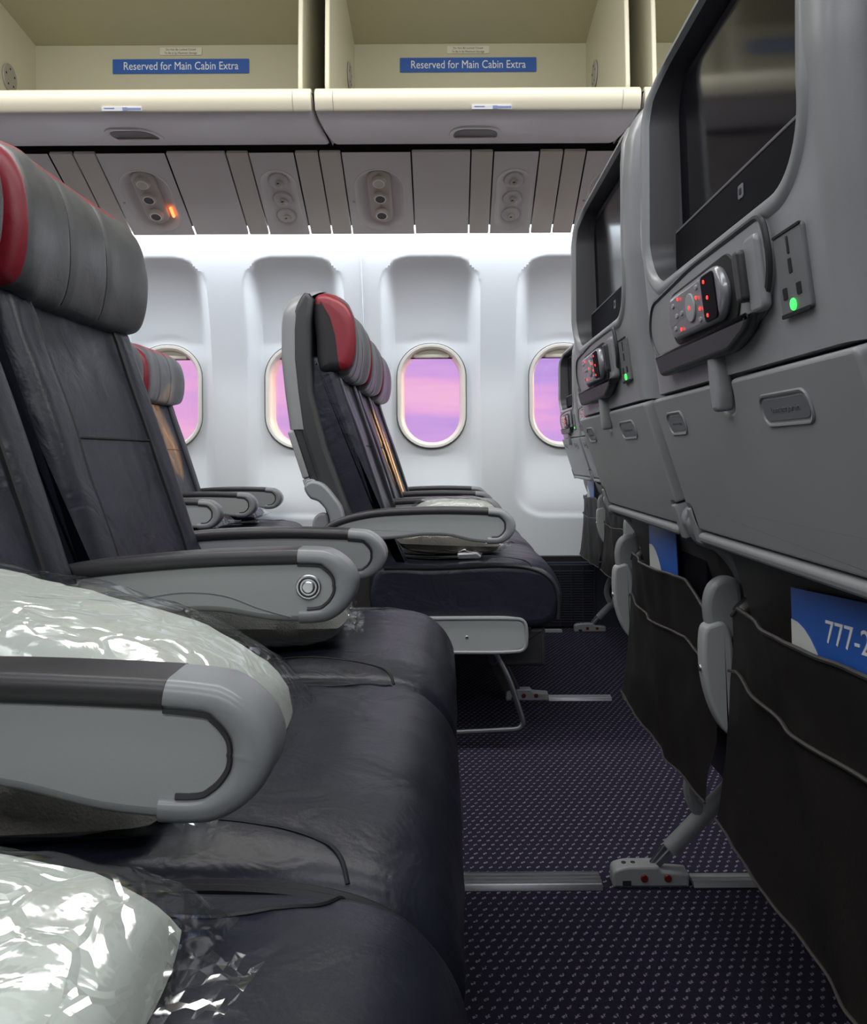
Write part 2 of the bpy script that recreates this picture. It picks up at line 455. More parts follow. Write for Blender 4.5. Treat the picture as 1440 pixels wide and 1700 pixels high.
# moulding joint strips on the wall
for k, x in enumerate((-.336-1.098, -.336, -.336+1.098)):
    bm = B(); pts = [Vector((x, wall_y(x, z)-.001, z)) for z in [.30+.03*i for i in range(45)]]
    tube(bm, pts, .0022, 6); struct(obj('trim_%d' % (k+1), bm, M_wall))
# dark dado below the white panel
bm = B(); slab(bm, [(3.50, .0), (3.60, .0), (3.60, .27), (3.50, .262)], XL, XR, .002, YZ); struct(obj('baseboard_window', bm, M_dado))
bm = B(); slab(bm, [(3.52, .262), (3.60, .262), (3.60, .285), (3.52, .285)], XL, XR, .001, YZ); struct(obj('trim_4', bm, M_black))
# outer skin behind the wall, open at each window
bm = B()
N_ = len(WIN_X)
for k, wx in enumerate(WIN_X):
    x0, x1 = wx-.2745, wx+.2745
    hole = rrect(WW-.03, WH-.05, .11, wx, WZ, 8)
    outer = rrect(.549, 2.4, .0001, wx, WZ+.2, 8)
    va = [bm.verts.new((p.x, 3.70, p.y)) for p in hole]; vb = [bm.verts.new((p.x, 3.70, p.y)) for p in outer]
    for i in range(len(va)):
        j = (i+1) % len(va)
        if (vb[i].co-vb[j].co).length < 1e-3: bm.faces.new((va[i], va[j], vb[i]))
        else: bm.faces.new((va[i], va[j], vb[j], vb[i]))
struct(obj('wall_fuselage', bm, M_black, smooth=False))

# windows
def ring_sweep(bm, prof, w_, h_, r, cx_, cz_, seg=10):
    """prof: list of (inset, y)"""
    loops = []
    for (ins, y) in prof:
        loops.append([bm.verts.new((p.x, y, p.y)) for p in rrect(w_-2*ins, h_-2*ins, max(.02, r-ins), cx_, cz_, seg)])
    for A, B_ in zip(loops, loops[1:]):
        n = len(A)
        for i in range(n):
            j = (i+1) % n; bm.faces.new((A[i], A[j], B_[j], B_[i]))
for k, wx in enumerate(WIN_X):
    if wx < -1.8 or wx > 1.5: pass
    yw = wall_y(wx, WZ)          # recess plane
    root = bpy.data.objects.new('window_%d' % (k+1), None); COL.objects.link(root); root.location = (wx, yw, WZ); struct(root)
    bm = B(); ring_sweep(bm, [(-.002, .006), (0, -.008), (.004, -.013), (.013, -.012), (.019, -.006), (.024, .012), (.026, .05), (.027, .09)], WW, WH, .138, 0, 0)
    obj('window_frame', bm, M_ring, root)
    bm = B(); pts = [Vector((p.x, -.0085, p.y)) for p in rrect(WW+.002, WH+.002, .139, 0, 0, 10)]
    tube(bm, pts, .0014, 5, closed=True); obj('window_gasket', bm, M_trim, root)
    bm = B(); slab(bm, rrect(WW-.04, WH-.04, .118, 0, 0, 10), .082, .086, 0, lambda a, b, t_: Vector((a, t_, b))); obj('window_pane', bm, M_pane, root)
    # pulled-up shade: lower lip of it shows at the top
    top = [p for p in rrect(WW-.044, WH-.044, .118, 0, 0, 10)]
    lip = [Vector((p.x, max(p.y, WH/2-.058))) for p in top if p.y > .02]
    bm = B(); slab(bm, lip, .018, .028, .002, lambda a, b, t_: Vector((a, t_, b)))
    slab(bm, rrect(.15, .016, .007, 0, WH/2-.050), .006, .020, .004, lambda a, b, t_: Vector((a, t_, b)))
    obj('window_shade', bm, M_shade, root)

# air grilles in the dado: navy louvres
def grille(x0, x1, label):
    g = empty('return_air_grille', label, 'grille', ((x0+x1)/2, 3.50, 0), 'air grilles along the base of the window wall')
    h = (x1-x0)/2
    bm = B(); slab(bm, rrect(2*h, .25, .008, 0, .13), -.010, -.002, .002, lambda a, b, t_: Vector((a, t_, b))); obj('backing', bm, M_black, g)
    bm = B()
    for i in range(21):
        z = .025+.0102*i; slab(bm, [(-.014, z), (-.010, z-.002), (-.010, z+.002)], -h+.006, h-.006, 0, lambda a, b, t_: Vector((t_, a, b)))
    obj('louvres', bm, M_dado, g)
    bm = B()
    nb = max(2, int(2*h/.045))
    for i in range(nb+1):
        x = -h+.004+(2*h-.008)*i/nb; slab(bm, [(x-.0012, .01), (x+.0012, .01), (x+.0012, .245), (x-.0012, .245)], -.018, -.010, 0, lambda a, b, t_: Vector((a, t_, b)))
    obj('bars', bm, M_dado, g)
grille(.22, .595, 'dark navy louvred air grille at wall foot beyond the middle window seats')
grille(-.62, -.245, 'dark navy louvred air grille at wall foot behind the window-side seat row')

# floor track covers
def track_cover(y, x0, x1, w_, h_, label, m=M_alu):
    bm = B()
    pr = rpoly([(y-w_/2, 0), (y+w_/2, 0), (y+w_/2-.006, h_), (y-w_/2+.006, h_)], .003, 3)
    slab(bm, pr, x0, x1, .001, YZ)
    for dy in (-.012, 0, .012): slab(bm, [(y+dy-.002, h_-.001), (y+dy+.002, h_-.001), (y+dy+.001, h_+.001), (y+dy-.001, h_+.001)], x0, x1, 0, YZ)
    return tag(obj('seat_track_cover', bm, m), label, 'track cover', 'floor seat track covers')
track_cover(1.415, -.02, .247, .056, .010, 'long bright aluminium track cover on the carpet in the foreground')
track_cover(1.415, .395, 1.0, .040, .008, 'grey track cover running under the near right seat pockets', M_legpl)
track_cover(2.475, .285, .465, .040, .009, 'shorter aluminium track cover on carpet in front of the middle row leg')
track_cover(2.475, .60, 1.2, .034, .008, 'far track cover running beneath the right row of window-side seats', M_legpl)
track_cover(3.42, .28, .45, .034, .008, 'track cover on carpet closest to the window wall', M_legpl)

# ------------------------------------------------------------------ seat
SW = .46          # seat module width; local y 0..SW, x forward, z up
def frontx_profile(): pass
ZT = 1.0
rear_tab = [(.28, -.285), (.55, -.305), (.60, -.325), (.76, -.376), (.85, -.388), (.93, -.396), (1.02, -.396), (1.06, -.392), (1.09, -.380), (1.11, -.364), (1.125, -.338)]
def zm(z): return z if z < .95 else .95+(z-.95)*KZ
def zi(z): return z if z < .95 else .95+(z-.95)/KZ
KZ = 1.0
def rx(z): return interp(rear_tab, zi(z))
def hwid(z):
    z = zi(z)
    w_ = SW/2-.010
    if z > 1.045: u = min(1, (z-1.045)/.0805); w_ -= .080*(1-sqrt(max(0, 1-u*u)))
    return w_

def leather_noise(v, amp, sc=(9, 9, 9), seed=0):
    q = Vector((v.x*sc[0]+seed, v.y*sc[1]+seed*.7, v.z*sc[2]))
    return amp*(noise.noise(q)+.5*noise.noise(q*2.3))

def ray_curve(bvh, pts, d, off=.0005):
    out = []
    for p in pts:
        h = bvh.ray_cast(Vector(p), Vector(d))
        if h[0] is not None: out.append(h[0]-Vector(d)*off)
    return out

def make_cushion(root):
    prof = spline([(-.17, .31), (0, .292), (.18, .288), (.245, .298), (.270, .34), (.272, .385), (.250, .425), (.205, .447), (.10, .452), (-.03, .446), (-.17, .440)], 5)
    def disp(v):
        e = min(v.y-.004, SW-.004-v.y)
        if v.z > .37:
            v.z += -.010*(1-sm(0, .06, e))*1.0
            v.z += leather_noise(v, .0035, (7, 16, 3), 3)*sm(0, .05, e)
            # radiating creases near the front corner seams
            for s_, yy in ((1, .06), (-1, SW-.06)):
                d_ = abs(v.y-yy-(v.x-.13)*s_*.25)
                v.z += .0022*sin((v.y-yy)*160+v.x*30)*math.exp(-((v.x-.13)/.07)**2-((v.y-yy)/.05)**2)
        if v.x > .24: v.x += leather_noise(v, .003, (5, 12, 12), 5)
        return v
    bm = B(); slab(bm, prof, .003, SW-.003, .020, XZ, ny=30, nr=5, disp=disp)
    bvh = BVHTree.FromBMesh(bm)
    c_ = obj('seat_cushion', bm, M_leather, root)
    bm = B()
    for s_ in (0, 1):
        F = lambda y: y if s_ == 0 else SW-y
        path = spline([(-.12, .062), (.0, .062), (.10, .060), (.155, .052), (.188, .034), (.200, .010)], 8, closed=False)
        pts = ray_curve(bvh, [(p.x, F(p.y), .6) for p in path], (0, 0, -1), .0004)
        if len(pts) > 3: tube(bm, pts, .0016, 6)
    obj('seam', bm, M_seam, c_)
    bm = B()
    for yy in (.003, SW-.003):
        path = spline([(-.15, .432), (.0, .432), (.12, .437), (.20, .428), (.245, .402), (.262, .36), (.262, .31)], 6, closed=False)
        tube(bm, [Vector((p.x, yy, p.y)) for p in path], .0035, 6)
    obj('edge_piping', bm, M_seam, c_)
    return c_

def make_back(root):
    front = [(-.085, .42), (-.118, .48), (-.150, .57), (-.198, .72), (-.240, .84), (-.262, .905), (-.285, .93)]
    rear = [(-.33, .93), (-.335, .80), (-.285, .62), (-.22, .46), (-.14, .42)]
    prof = spline(front+rear, 6)
    def isfront(v): return v.x > interp([(.42, -.13), (.57, -.20), (.72, -.25), (.93, -.30)], v.z)
    def disp(v):
        e = abs(v.y-SW/2)
        if isfront(v):
            v.x -= .012*(1-sm(.118, .142, e))
            v.x -= .004*math.exp(-((e-.135)/.006)**2)
            v.x += leather_noise(v, .0035, (3, 13, 8), 1)*(1-sm(.16, .2, e))
            if e < .13: v.x -= .003*math.exp(-((v.z-.725)/.007)**2)
        return v
    bm = B(); slab(bm, prof, .027, SW-.027, .022, XZ, ny=44, nr=4, disp=disp)
    bvh = BVHTree.FromBMesh(bm)
    c_ = obj('backrest', bm, M_leather, root)
    bm = B()
    for yy in (SW/2-.135, SW/2+.135):
        zs = [.46+.03*i for i in range(16)]
        pts = ray_curve(bvh, [(.1, yy, z) for z in zs], (-1, 0, 0), 0)
        if len(pts) > 3: tube(bm, pts, .0036, 6)
    pts = ray_curve(bvh, [(.1, SW/2-.135+.01*i, .725) for i in range(28)], (-1, 0, 0), 0)
    tube(bm, pts, .0022, 6)
    obj('seam', bm, M_seam, c_)
    return c_

def make_headrest(root):
    KH = .865 if KZ < 1 else 1.02
    prof = spline([(-.268, .893), (-.240, .905), (-.228, .95), (-.226, 1.01), (-.236, 1.075), (-.262, 1.118), (-.300, 1.130), (-.318, 1.10), (-.312, .99), (-.305, .90)], 7)
    prof = [Vector((p.x, .893+(p.y-.893)*KH)) for p in prof]
    SWC = SW/2
    def disp(v):
        e = abs(v.y-SWC)
        if v.x > -.275:
            v.x += .012*sm(.10, .19, e)*sm(-.275, -.245, v.x)
            for q in (.062,): v.x -= .0055*math.exp(-((e-q)/.0055)**2)
            v.x += leather_noise(v, .003, (3, 9, 9), 9)
        v.z += -.010*sm(.14, .20, e)*(-.6+1.6*sm(.94, 1.06, v.z))
        return v
    bm = B(); slab(bm, prof, .014, SW-.014, .024, XZ, ny=60, nr=6, disp=disp, capn=16)
    # split into grey face, red border, black back
    SE = [(.89, -.246), (.94, -.252), (1.0, -.258), (1.05, -.270), (1.09, -.290), (1.12, -.31)]
    rz = lambda q: .893+(q-.893)*KH
    def cut(co, no_): bmesh.ops.bisect_plane(bm, geom=bm.verts[:]+bm.edges[:]+bm.faces[:], dist=1e-6, plane_co=co, plane_no=no_)
    for (za, xa), (zb_, xb) in zip(SE, SE[1:]):
        cut(Vector((xa-.006, 0, rz(za))), Vector((rz(zb_)-rz(za), 0, -(xb-xa))).normalized())
    cut(Vector((0, SWC-.203, 0)), Vector((0, 1, 0))); cut(Vector((0, SWC+.203, 0)), Vector((0, 1, 0))); cut(Vector((0, 0, rz(1.106))), Vector((0, 0, 1)))
    bm.faces.index_update(); bm.normal_update()
    groups = {'g': [], 'r': [], 'b': []}
    for f in bm.faces:
        c_ = f.calc_center_median(); e = abs(c_.y-SWC)
        zq = .893+(c_.z-.893)/KH
        side_edge = interp(SE, zq)
        if zq > 1.106 and c_.x > -.312: k = 'r'
        elif e > .203 and c_.x > side_edge-.006: k = 'r'
        elif c_.x > -.262 and e < .203: k = 'g'
        elif zq > 1.09 and c_.x > -.31: k = 'r'
        else: k = 'b'
        groups[k].append(f.index)
    bm.faces.ensure_lookup_table()
    def sub(idx):
        nb = bm.copy(); nb.faces.ensure_lookup_table(); keep = set(idx)
        bmesh.ops.delete(nb, geom=[f for f in nb.faces if f.index not in keep], context='FACES')
        return nb
    bm.faces.index_update()
    groups2 = {k: v for k, v in groups.items()}
    bvh = BVHTree.FromBMesh(bm)
    h = obj('headrest', sub(groups2['g']), M_grey, root)
    obj('headrest_border', sub(groups2['r']), M_red, h, label='red leather border of headrest')
    obj('headrest_back', sub(groups2['b']), M_blk, h, label='black rear cover of headrest')
    bm.free()
    bm = B()
    for yy in (SWC-.062, SWC+.062):
        zs = [.905+.0175*KH*i for i in range(13)]
        pts = ray_curve(bvh, [(.1, yy, z) for z in zs], (-1, 0, 0), 0)
        if len(pts) > 3: tube(bm, pts, .0012, 5)
    obj('stitching', bm, M_seam, h)
    bm = B()
    for yy in (SWC-.09, SWC+.09): tube(bm, [Vector((-.305, yy, .86)), Vector((-.300, yy, .93))], .006, 8)
    obj('headrest_post', bm, M_silver, h)
    return h

def make_shell(root, detail=True):
    # moulded grey rear shell with a recess for the screen
    zs = [.762+.0088*i for i in range(42)]; zs = [z for z in zs if z < 1.112]+[1.115, 1.120, 1.1235, 1.125]; zs = [zm(z) for z in zs]
    us = [-1+2*j/56 for j in range(57)]
    bm = B(); rows = []
    def pt(u, z):
        w_ = hwid(z); v = u*w_; x = rx(z)
        e = w_-abs(v); r = .030
        if e < r: x += r*(1-sqrt(max(0, 1-((r-e)/r)**2)))*.8
        if detail:
            pass
        return Vector((x, v+SW/2, z))
    for z in zs:
        row = [pt(u, z) for u in us]
        xe = rx(z)
        sw_ = .064 if detail else .046
        L = Vector((xe+sw_, row[0].y+.0, z)); R = Vector((xe+sw_, row[-1].y, z))
        row = [L]+row+[R]
        rows.append([bm.verts.new(p) for p in row])
    top = rows[-1]
    rows.append([bm.verts.new((min(v.co.x+.03, -.30), v.co.y, zm(1.122))) for v in top])
    for A, B_ in zip(rows, rows[1:]):
        for i in range(len(A)-1): bm.faces.new((A[i], A[i+1], B_[i+1], B_[i]))
    bm.faces.new([r for r in rows[0]])
    if detail:
        kill = []
        for f in bm.faces:
            c_ = f.calc_center_median(); d = sd_rr(c_.y-SW/2, c_.z-.975, .180, .110, .05)
            if d < .005 and len(f.verts) == 4: kill.append(f)
        bmesh.ops.delete(bm, geom=kill, context='FACES')
    sh = obj('back_shell', bm, M_shell, root, angle=60)
    if detail:
        def loopset(prof, nm, m):
            bm = B(); LL = []
            for (o_, dx_) in prof:
                LL.append([bm.verts.new((rx(p.y)+dx_, p.x+SW/2, p.y)) for p in rrect(.36+2*o_, .22+2*o_, .05+o_, 0, .975, 12)])
            for A, B_ in zip(LL, LL[1:]):
                for i in range(len(A)): j = (i+1) % len(A); bm.faces.new((A[i], A[j], B_[j], B_[i]))
            return obj(nm, bm, m, root, angle=60)
        loopset([(.012, .001), (.009, -.0022), (.004, -.0030), (.000, -.0018), (-.002, .002), (-.003, .004)], 'recess_rim', M_shell)
        loopset([(-.0025, .003), (-.006, .016), (-.009, .032), (-.011, .044), (-.020, .050)], 'screen_recess', M_liner)
    # charcoal side trim between shell and upholstery
    bm = B()
    so_ = .060 if detail else .028
    prof = [Vector((rx(z)+(so_ if z > .75 else .028), z)) for z in [.56, .60, .68, .76, .85, .93, 1.0, zm(1.06)]]+[Vector((-.356+so_*.35, zm(1.098))), Vector((-.338, zm(1.110))), Vector((-.325, zm(1.108))), Vector((-.315, zm(1.09)))]
    prof += [Vector((x, z)) for x, z in [(-.322, 1.02), (-.322, .93), (-.318, .85), (-.285, .72), (-.235, .58), (-.215, .53), (-.26, .52)]]
    slab(bm, prof, .009, SW-.009, .012, XZ)
    obj('side_trim', bm, M_trim, root)
    # tray table, stowed
    Tm = lambda: None
    O = Vector((-.376, SW/2, .758)); Vd = Vector((.051, 0, -.158)).normalized(); Nn = Vector((Vd.z, 0, -Vd.x)).normalized()
    if Nn.x > 0: Nn = -Nn
    mp = frame_map(O, (0, 1, 0), Vd, Nn)   # a lateral, b down, t outwards
    TH = .156; tw = SW-.032
    notch = rpoly([(-tw/2, 0), (-.022+.0, 0), (-.020, .012), (-.012, .026), (.012, .026), (.020, .012), (.022, 0), (tw/2, 0), (tw/2, .118), (tw/2-.018, .118), (tw/2-.018, TH-.012), (-tw/2+.018, TH-.012), (-tw/2+.018, .118), (-tw/2, .118)],
                  [.006, .004, .008, .010, .010, .008, .004, .006, .003, .003, .003, .003, .003, .003], 4)
    bm = B(); slab(bm, notch, -.012, .004, .003, mp)
    tr = obj('tray_table', bm, M_tray, root)
    bm = B(); slab(bm, rrect(tw-.04, .011, .005, 0, TH-.004), -.010, .008, .004, mp); obj('tray_edge', bm, M_tray, tr)
    bm = B()
    for s_ in (-1, 1):
        slab(bm, rpoly([(s_*(tw/2-.001), .120), (s_*(tw/2-.016), .120), (s_*(tw/2-.016), TH+.004), (s_*(tw/2-.001), TH+.004)], .002, 2), -.012, .006, .002, mp)
    obj('tray_arm', bm, M_shell, tr)
    # dark block put in to darken the gap behind the tray
    bm = B(); slab(bm, rrect(SW-.03, TH+.035, .01, 0, TH/2-.004), -.055, -.013, .004, mp); obj('tray_gap_block', bm, M_trim, root)
    for s_ in (-1, 1):
        bm = B(); slab(bm, circ(.016, 20, 0, 0), -.007, .007, .003, lambda a, b, t_: Vector((a-.322, SW/2+s_*(SW/2-.0105)+t_, b+.628))); obj('tray_pivot', bm, M_shell, tr)
    if detail:
        bm = B()
        for (cy_, w_) in ((.150, .056), (-.105, .078)):
            ring = rrect(w_, .022, .009, cy_, .028); tube(bm, [mp(p.x, p.y, .0042) for p in ring], .0014, 6, closed=True)
        obj('placard_frame', bm, M_shell, tr)
        bm = B()
        for (cy_, w_) in ((.150, .050), (-.105, .072)): slab(bm, rrect(w_, .016, .007, cy_, .028), .003, .0046, .0004, mp)
        obj('placard', bm, M_inkplate, tr)
        text_mesh('placard_text', 'Do not enter your belt', .006, M_inkg, lambda a, b, t_: mp(-.105-a, .028-b, t_), tr, .0048, width=.044, depth=.0002)
        text_mesh('placard_text', 'Literature only', .005, M_inkg, lambda a, b, t_: mp(.150-a, .028-b, t_), tr, .0048, width=.034, depth=.0002)
        # latch
        ux = Vector((rx(.80)-.002, SW/2, .80))
        bm = B(); slab(bm, rpoly([(-.008, -.022), (.008, -.022), (.009, .014), (.0065, .028), (-.0065, .028), (-.009, .014)], .004, 4), -.002, .013, .004, frame_map((-.374, SW/2, .762), (0, 1, 0), (.10, 0, -.99), (-.99, 0, -.10)))
        obj('tray_latch', bm, M_shell, root)
        # screen unit
        O2 = Vector((rx(.975)+.038, SW/2, .974)); V2 = Vector((-.006, 0, .19)).normalized(); N2 = Vector((-V2.z, 0, V2.x))
        m2 = frame_map(O2, (0, 1, 0), V2, N2)
        bm = B(); slab(bm, rrect(.338, .200, .040, 0, 0), -.010, .003, .002, m2)
        bz = obj('screen_bezel', bm, M_dark, root)
        bm = B(); slab(bm, rrect(.280, .138, .006, 0, .022), .002, .0042, .001, m2); obj('screen', bm, M_screen, bz)
        bm = B(); slab(bm, rpoly([(-.158, -.052), (.158, -.052), (.162, -.094), (-.162, -.094)], [.003, .003, .012, .012], 4), .002, .014, .004, m2); obj('screen_ledge', bm, M_dark, bz)
        bm = B(); tube(bm, [m2(-.156, -.0525, .012), m2(.156, -.0525, .012)], .0014, 6); obj('ledge_highlight', bm, M_armcap, bz)  # paler tube paints the highlight along the ledge's top edge
        bm = B(); slab(bm, rrect(.011, .011, .002, -.022, -.070), .0138, .0148, .0004, m2); obj('camera_port', bm, M_inkplate, bz)
        bm = B(); slab(bm, rrect(.005, .005, .001, -.022, -.070), .0145, .0152, .0002, m2); obj('camera_lens', bm, M_black, bz)
        # remote pod
        O3 = Vector((rx(.822)-.0005, SW/2, .822)); V3 = Vector((rx(.86)-rx(.79), 0, .07)).normalized(); N3 = Vector((-V3.z, 0, V3.x))
        m3 = frame_map(O3, (0, 1, 0), V3, N3)
        # a: local +y is away from camera
        pod = rpoly([(.165, -.026), (.185, 0), (.165, .028), (.03, .036), (-.120, .036), (-.125, .0), (-.10, -.030), (.02, -.034)], [.02, .02, .02, .02, .012, .02, .02, .02], 5)
        bm = B(); slab(bm, pod, -.006, .004, .003, m3); pd = obj('remote_cradle', bm, M_shell, root)
        bm = B(); tube(bm, [m3(p.x, p.y, .0035) for p in pod], .0022, 6, closed=True); obj('cradle_groove', bm, M_trim, pd)
        inner = [Vector((.095, -.022)), Vector((.105, 0)), Vector((.095, .024)), Vector((-.06, .027)), Vector((-.075, .0)), Vector((-.06, -.026))]
        inner = rpoly(inner, .012, 5)
        bm = B(); slab(bm, inner, .002, .0055, .001, m3); obj('cradle_well', bm, M_black, pd)
        hs = rpoly([(.080, -.019), (.088, 0), (.080, .020), (-.045, .022), (-.060, .0), (-.045, -.021)], .012, 5)
        bm = B(); slab(bm, hs, .003, .0125, .005, m3); rm = obj('remote_control', bm, M_remote, root)
        m3r = m3; m3 = lambda a, b, t_: m3r(a-.009, b, t_-.0033)
        bm = B(); slab(bm, rrect(.030, .036, .005, -.020, 0), .0155, .0168, .0006, m3); obj('remote_display', bm, M_dark, rm)
        bm = B(); slab(bm, circ(.012, 20, .026, 0), .0155, .0175, .001, m3)
        for (a, b) in ((.074, .010), (.074, -.010), (.066, 0), (.052, .0), (.008, .013), (.006, -.013)): slab(bm, rrect(.006, .004, .0018, a, b), .0155, .0170, .0005, m3)
        obj('remote_keys', bm, M_armside, rm)
        bm = B()
        for (a, b) in ((.056, .013), (.056, -.013), (.026, 0), (.008, .005), (.002, -.005), (-.014, .013), (-.018, 0), (-.014, -.013)):
            slab(bm, rrect(.0026, .0030, .0012, a, b), .0165, .0176 if (a, b) != (.026, 0) else .0184, .0004, m3)
        obj('lit_keys', bm, M_redlit, rm)
        m3 = m3r
        bm = B(); slab(bm, rrect(.014, .036, .004, -.088, .002), .003, .013, .003, m3); obj('cradle_catch', bm, M_trim, pd)
        bm = B(); slab(bm, rrect(.024, .052, .006, -.103, .0), .001, .008, .003, m3); obj('cradle_button', bm, M_shell, pd)
        bm = B(); slab(bm, rpoly([(.150, -.030), (.140, -.046), (-.05, -.046), (-.085, -.036), (-.10, -.024), (.15, -.024)], .006, 4), 0, .012, .004, m3); obj('cradle_lip', bm, M_trim, pd)
        # power outlet
        m4 = lambda a, b, t_: m3(a*.9+.0, b*.92-.010, t_)
        bm = B(); slab(bm, rrect(.046, .056, .003, -.165, .001), -.002, .0022, .001, m4); ol = obj('power_outlet', bm, M_outlet, root)
        bm = B()
        for (a, b, w_, h_) in ((-.152, -.012, .007, .008), (-.174, -.012, .007, .008), (-.165, .005, .005, .010), (-.165, .019, .003, .012)):
            slab(bm, rrect(w_, h_, .001, a, b), .0015, .0027, .0002, m4)
        slab(bm, rrect(.044, .003, .001, -.165, -.027), .0015, .0030, .0002, m4)
        slab(bm, rrect(.044, .002, .001, -.165, .0285), .0015, .0030, .0002, m4)
        obj('socket_slots', bm, M_black, ol)
        bm = B(); slab(bm, circ(.0042, 14, -.163, -.021), .0015, .0034, .0006, m4); obj('power_light', bm, M_grlit, ol)
    return sh

def make_pocket(root):
    zt, zb = .540, .308
    bm = B(); n1, n2 = 26, 22; rows = []
    def pp(u, s_):
        y = .016+(SW-.032)*u
        top = zt-.036*max(0, 1-u/.22)-.016*max(0, 1-(1-u)/.08)+.003*sin(u*7)
        z = zb+(top-zb)*s_
        x = -.292-.014*sin(pi*min(1, max(0, u)))*(0.35+.65*s_)-.020*(1-s_)**2-.004*s_
        x += leather_noise(Vector((u, s_, 0)), .006, (4.3, 2.1, 1), 2)
        x -= .006*math.exp(-((u-.3-.4*s_)/.06)**2)
        return Vector((x, y, z))
    for i in range(n1+1):
        rows.append([bm.verts.new(pp(i/n1, j/n2)) for j in range(n2+1)])
    for A, B_ in zip(rows, rows[1:]):
        for j in range(n2): bm.faces.new((A[j], A[j+1], B_[j+1], B_[j]))
    r = bmesh.ops.solidify(bm, geom=bm.faces[:], thickness=.004)
    pk = obj('seat_pocket', bm, M_pocket, root)
    bm = B()
    tube(bm, [pp(i/40, 1)+Vector((-.0005, 0, 0)) for i in range(41)], .0022, 6)
    tube(bm, [pp(i/40, .73-.05*sin(pi*i/40))+Vector((-.0025, 0, 0)) for i in range(41)], .0020, 6)
    tube(bm, [pp(i/40, 0)+Vector((-.0005, 0, 0)) for i in range(41)], .0015, 6)
    obj('pocket_piping', bm, M_piping, pk)
    # padded black lower back behind the pocket
    bm = B(); slab(bm, spline([(-.262, .30), (-.266, .42), (-.276, .52), (-.298, .60), (-.26, .60), (-.22, .50), (-.18, .40), (-.18, .30)], 4), .014, SW-.014, .012, XZ, ny=4)
    obj('lower_back', bm, M_pocket, root)

def make_frame(root):
    bm = B()
    tube(bm, [Vector((.12, .0, .262)), Vector((.12, SW, .262))], .022, 12)
    tube(bm, [Vector((-.12, .0, .262)), Vector((-.12, SW, .262))], .022, 12)
    box(bm, -.17, .20, .02, SW-.02, .278, .292, .004)
    box(bm, .10, .235, .03, SW-.03, .19, .285, .01)
    obj('seat_frame', bm, M_frame, root)

